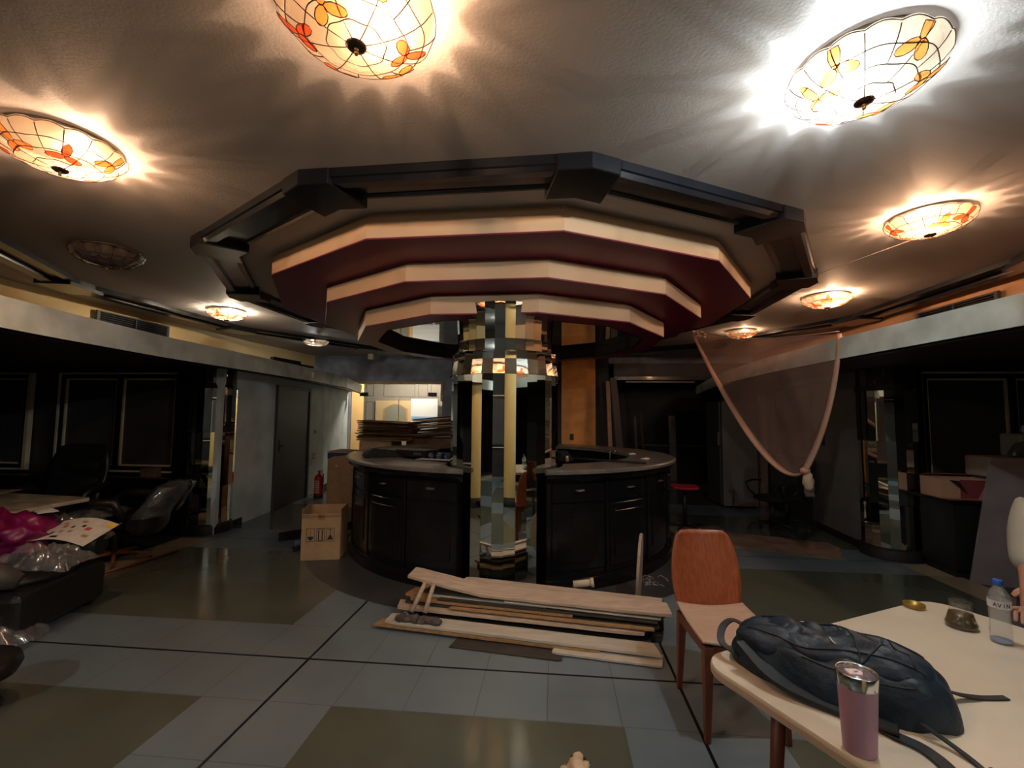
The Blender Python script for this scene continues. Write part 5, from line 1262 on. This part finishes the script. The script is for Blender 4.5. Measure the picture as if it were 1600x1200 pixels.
mb = MB(); rs = []
for i in range(9):
    v = i/8; ring = []
    for j in range(24):
        a = 2*pi*j/24; q = Vector((cos(a)*cos(v*pi/2), sin(a)*cos(v*pi/2), sin(v*pi/2)))
        zz = 1.385+.135*q.z-(.06*(.5+.5*sin(a)) if i == 0 else 0)+(.045 if i == 0 and sin(a) < -.3 else 0)
        ring.append(Vector((q.x*.090, -.045+q.y*.112, zz)))
    rs.append(ring)
mb.rings(rs, True, False, True); obj('hair', mb, HAIR, ps)
mb = MB(); mb.rings([[Vector((0+dx*w, -.148-f, z)) for dx, f, w in ((-1, 0, w), (0, o, w), (1, 0, w))] for z, w, o in ((1.395, .008, .01), (1.365, .014, .026), (1.35, .017, .03), (1.34, .01, .006))], False, False, True); obj('nose', mb, SKIN, ps)
obj('mouth', MB().tube([(-.024, -.140, 1.318), (0, -.150, 1.316), (.024, -.140, 1.318)], .005, 6), mat('lips', (.26, .08, .07), .5), ps)
for sx in (-1, 1):
    e = obj('eye', MB().ball((sx*.031, -.132, 1.395), (.012, .009, .008), 10, 8), mat('eye white', (.6, .58, .55), .3), ps); obj('iris', MB().ball((sx*.031, -.140, 1.395), (.005, .003, .005), 8, 6), BLK, e)
    obj('eyebrow', MB().tube([(sx*.016, -.140, 1.415), (sx*.032, -.141, 1.420), (sx*.048, -.130, 1.413)], .004, 6), HAIR, ps)
    obj('ear', MB().ball((sx*.088, -.045, 1.38), (.012, .020, .032), 10, 8), SKIN, ps)
    obj('shoe', MB().ball((sx*.14, -.49, .045), (.048, .13, .045), 14, 8), BLKP, ps)
obj('collar', MB().lathe([(.075, 1.18), (.068, 1.215), (.060, 1.20)], (0, -.02, 0), 20), mat('black collar', (.02, .02, .02), .8), ps)
pc = thing('side_chair', 'wooden chair under the seated person, outside the right edge of the view', 'chair', (PX, PY, 0), PR)
obj('seat', MB().box((0, .0, .405), (.42, .42, .03)), WOODB, pc, bevel=.01)
for x in (-.18, .18):
    for y in (-.18, .18): obj('leg', MB().tube([(x, y, 0), (x*.95, y*.95, .395)], .016, 8), WOODD, pc)
obj('backrest', MB().box((0, .215, .68), (.38, .02, .30)), WOODR, pc, bevel=.01)

dg = thing('dog', 'small curly cream dog at the bottom edge of the picture, seen from above', 'dog', (.065, 1.40, 0), rad(-4))
FUR = mat('cream curly fur', (.58, .42, .28), .95, bump=.9, bscale=60, var=.25, vscale=14)
D = [(0, -.10, .24, .075, .085), (0, .02, .245, .078, .09), (0, .13, .255, .07, .08), (0, .19, .30, .046), (0, .235, .345, .052, .05), (0, .29, .335, .026, .024), (0, .325, .325, .017),
     (0, -.17, .27, .03), (.012, -.20, .33, .022), (.02, -.165, .375, .022),
     (.045, .13, .17, .03), (.045, .14, .08, .021), (.045, .155, .018, .022), (-.045, .13, .17, .03), (-.045, .14, .08, .021), (-.045, .155, .018, .022),
     (.048, -.10, .17, .042), (.048, -.075, .12, .028), (.048, -.13, .075, .019), (.048, -.11, .018, .022), (-.048, -.10, .17, .042), (-.048, -.075, .12, .028), (-.048, -.13, .075, .019), (-.048, -.11, .018, .022)]
skin('body', D, [(0, 1), (1, 2), (2, 3), (3, 4), (4, 5), (5, 6), (0, 7), (7, 8), (8, 9), (2, 10), (10, 11), (11, 12), (2, 13), (13, 14), (14, 15), (0, 16), (16, 17), (17, 18), (18, 19), (0, 20), (20, 21), (21, 22), (22, 23)], FUR, dg)
dgb = dg.children[0]
tx = bpy.data.textures.new('curl', 'CLOUDS'); tx.noise_scale = .025
md = dgb.modifiers.new('sub2', 'SUBSURF'); md.levels = 1; md.render_levels = 1
md = dgb.modifiers.new('curls', 'DISPLACE'); md.texture = tx; md.strength = .035; md.mid_level = .4
for sx in (-1, 1):
    obj('ear', MB().ball((sx*.046, .215, .325), (.018, .030, .048), 14, 10, d=.3), FUR, dg); obj('eye', MB().ball((sx*.022, .278, .362), (.006, .006, .006), 8, 6), BLKP, dg)
obj('nose', MB().ball((0, .342, .330), (.010, .008, .008), 8, 6), BLKP, dg)
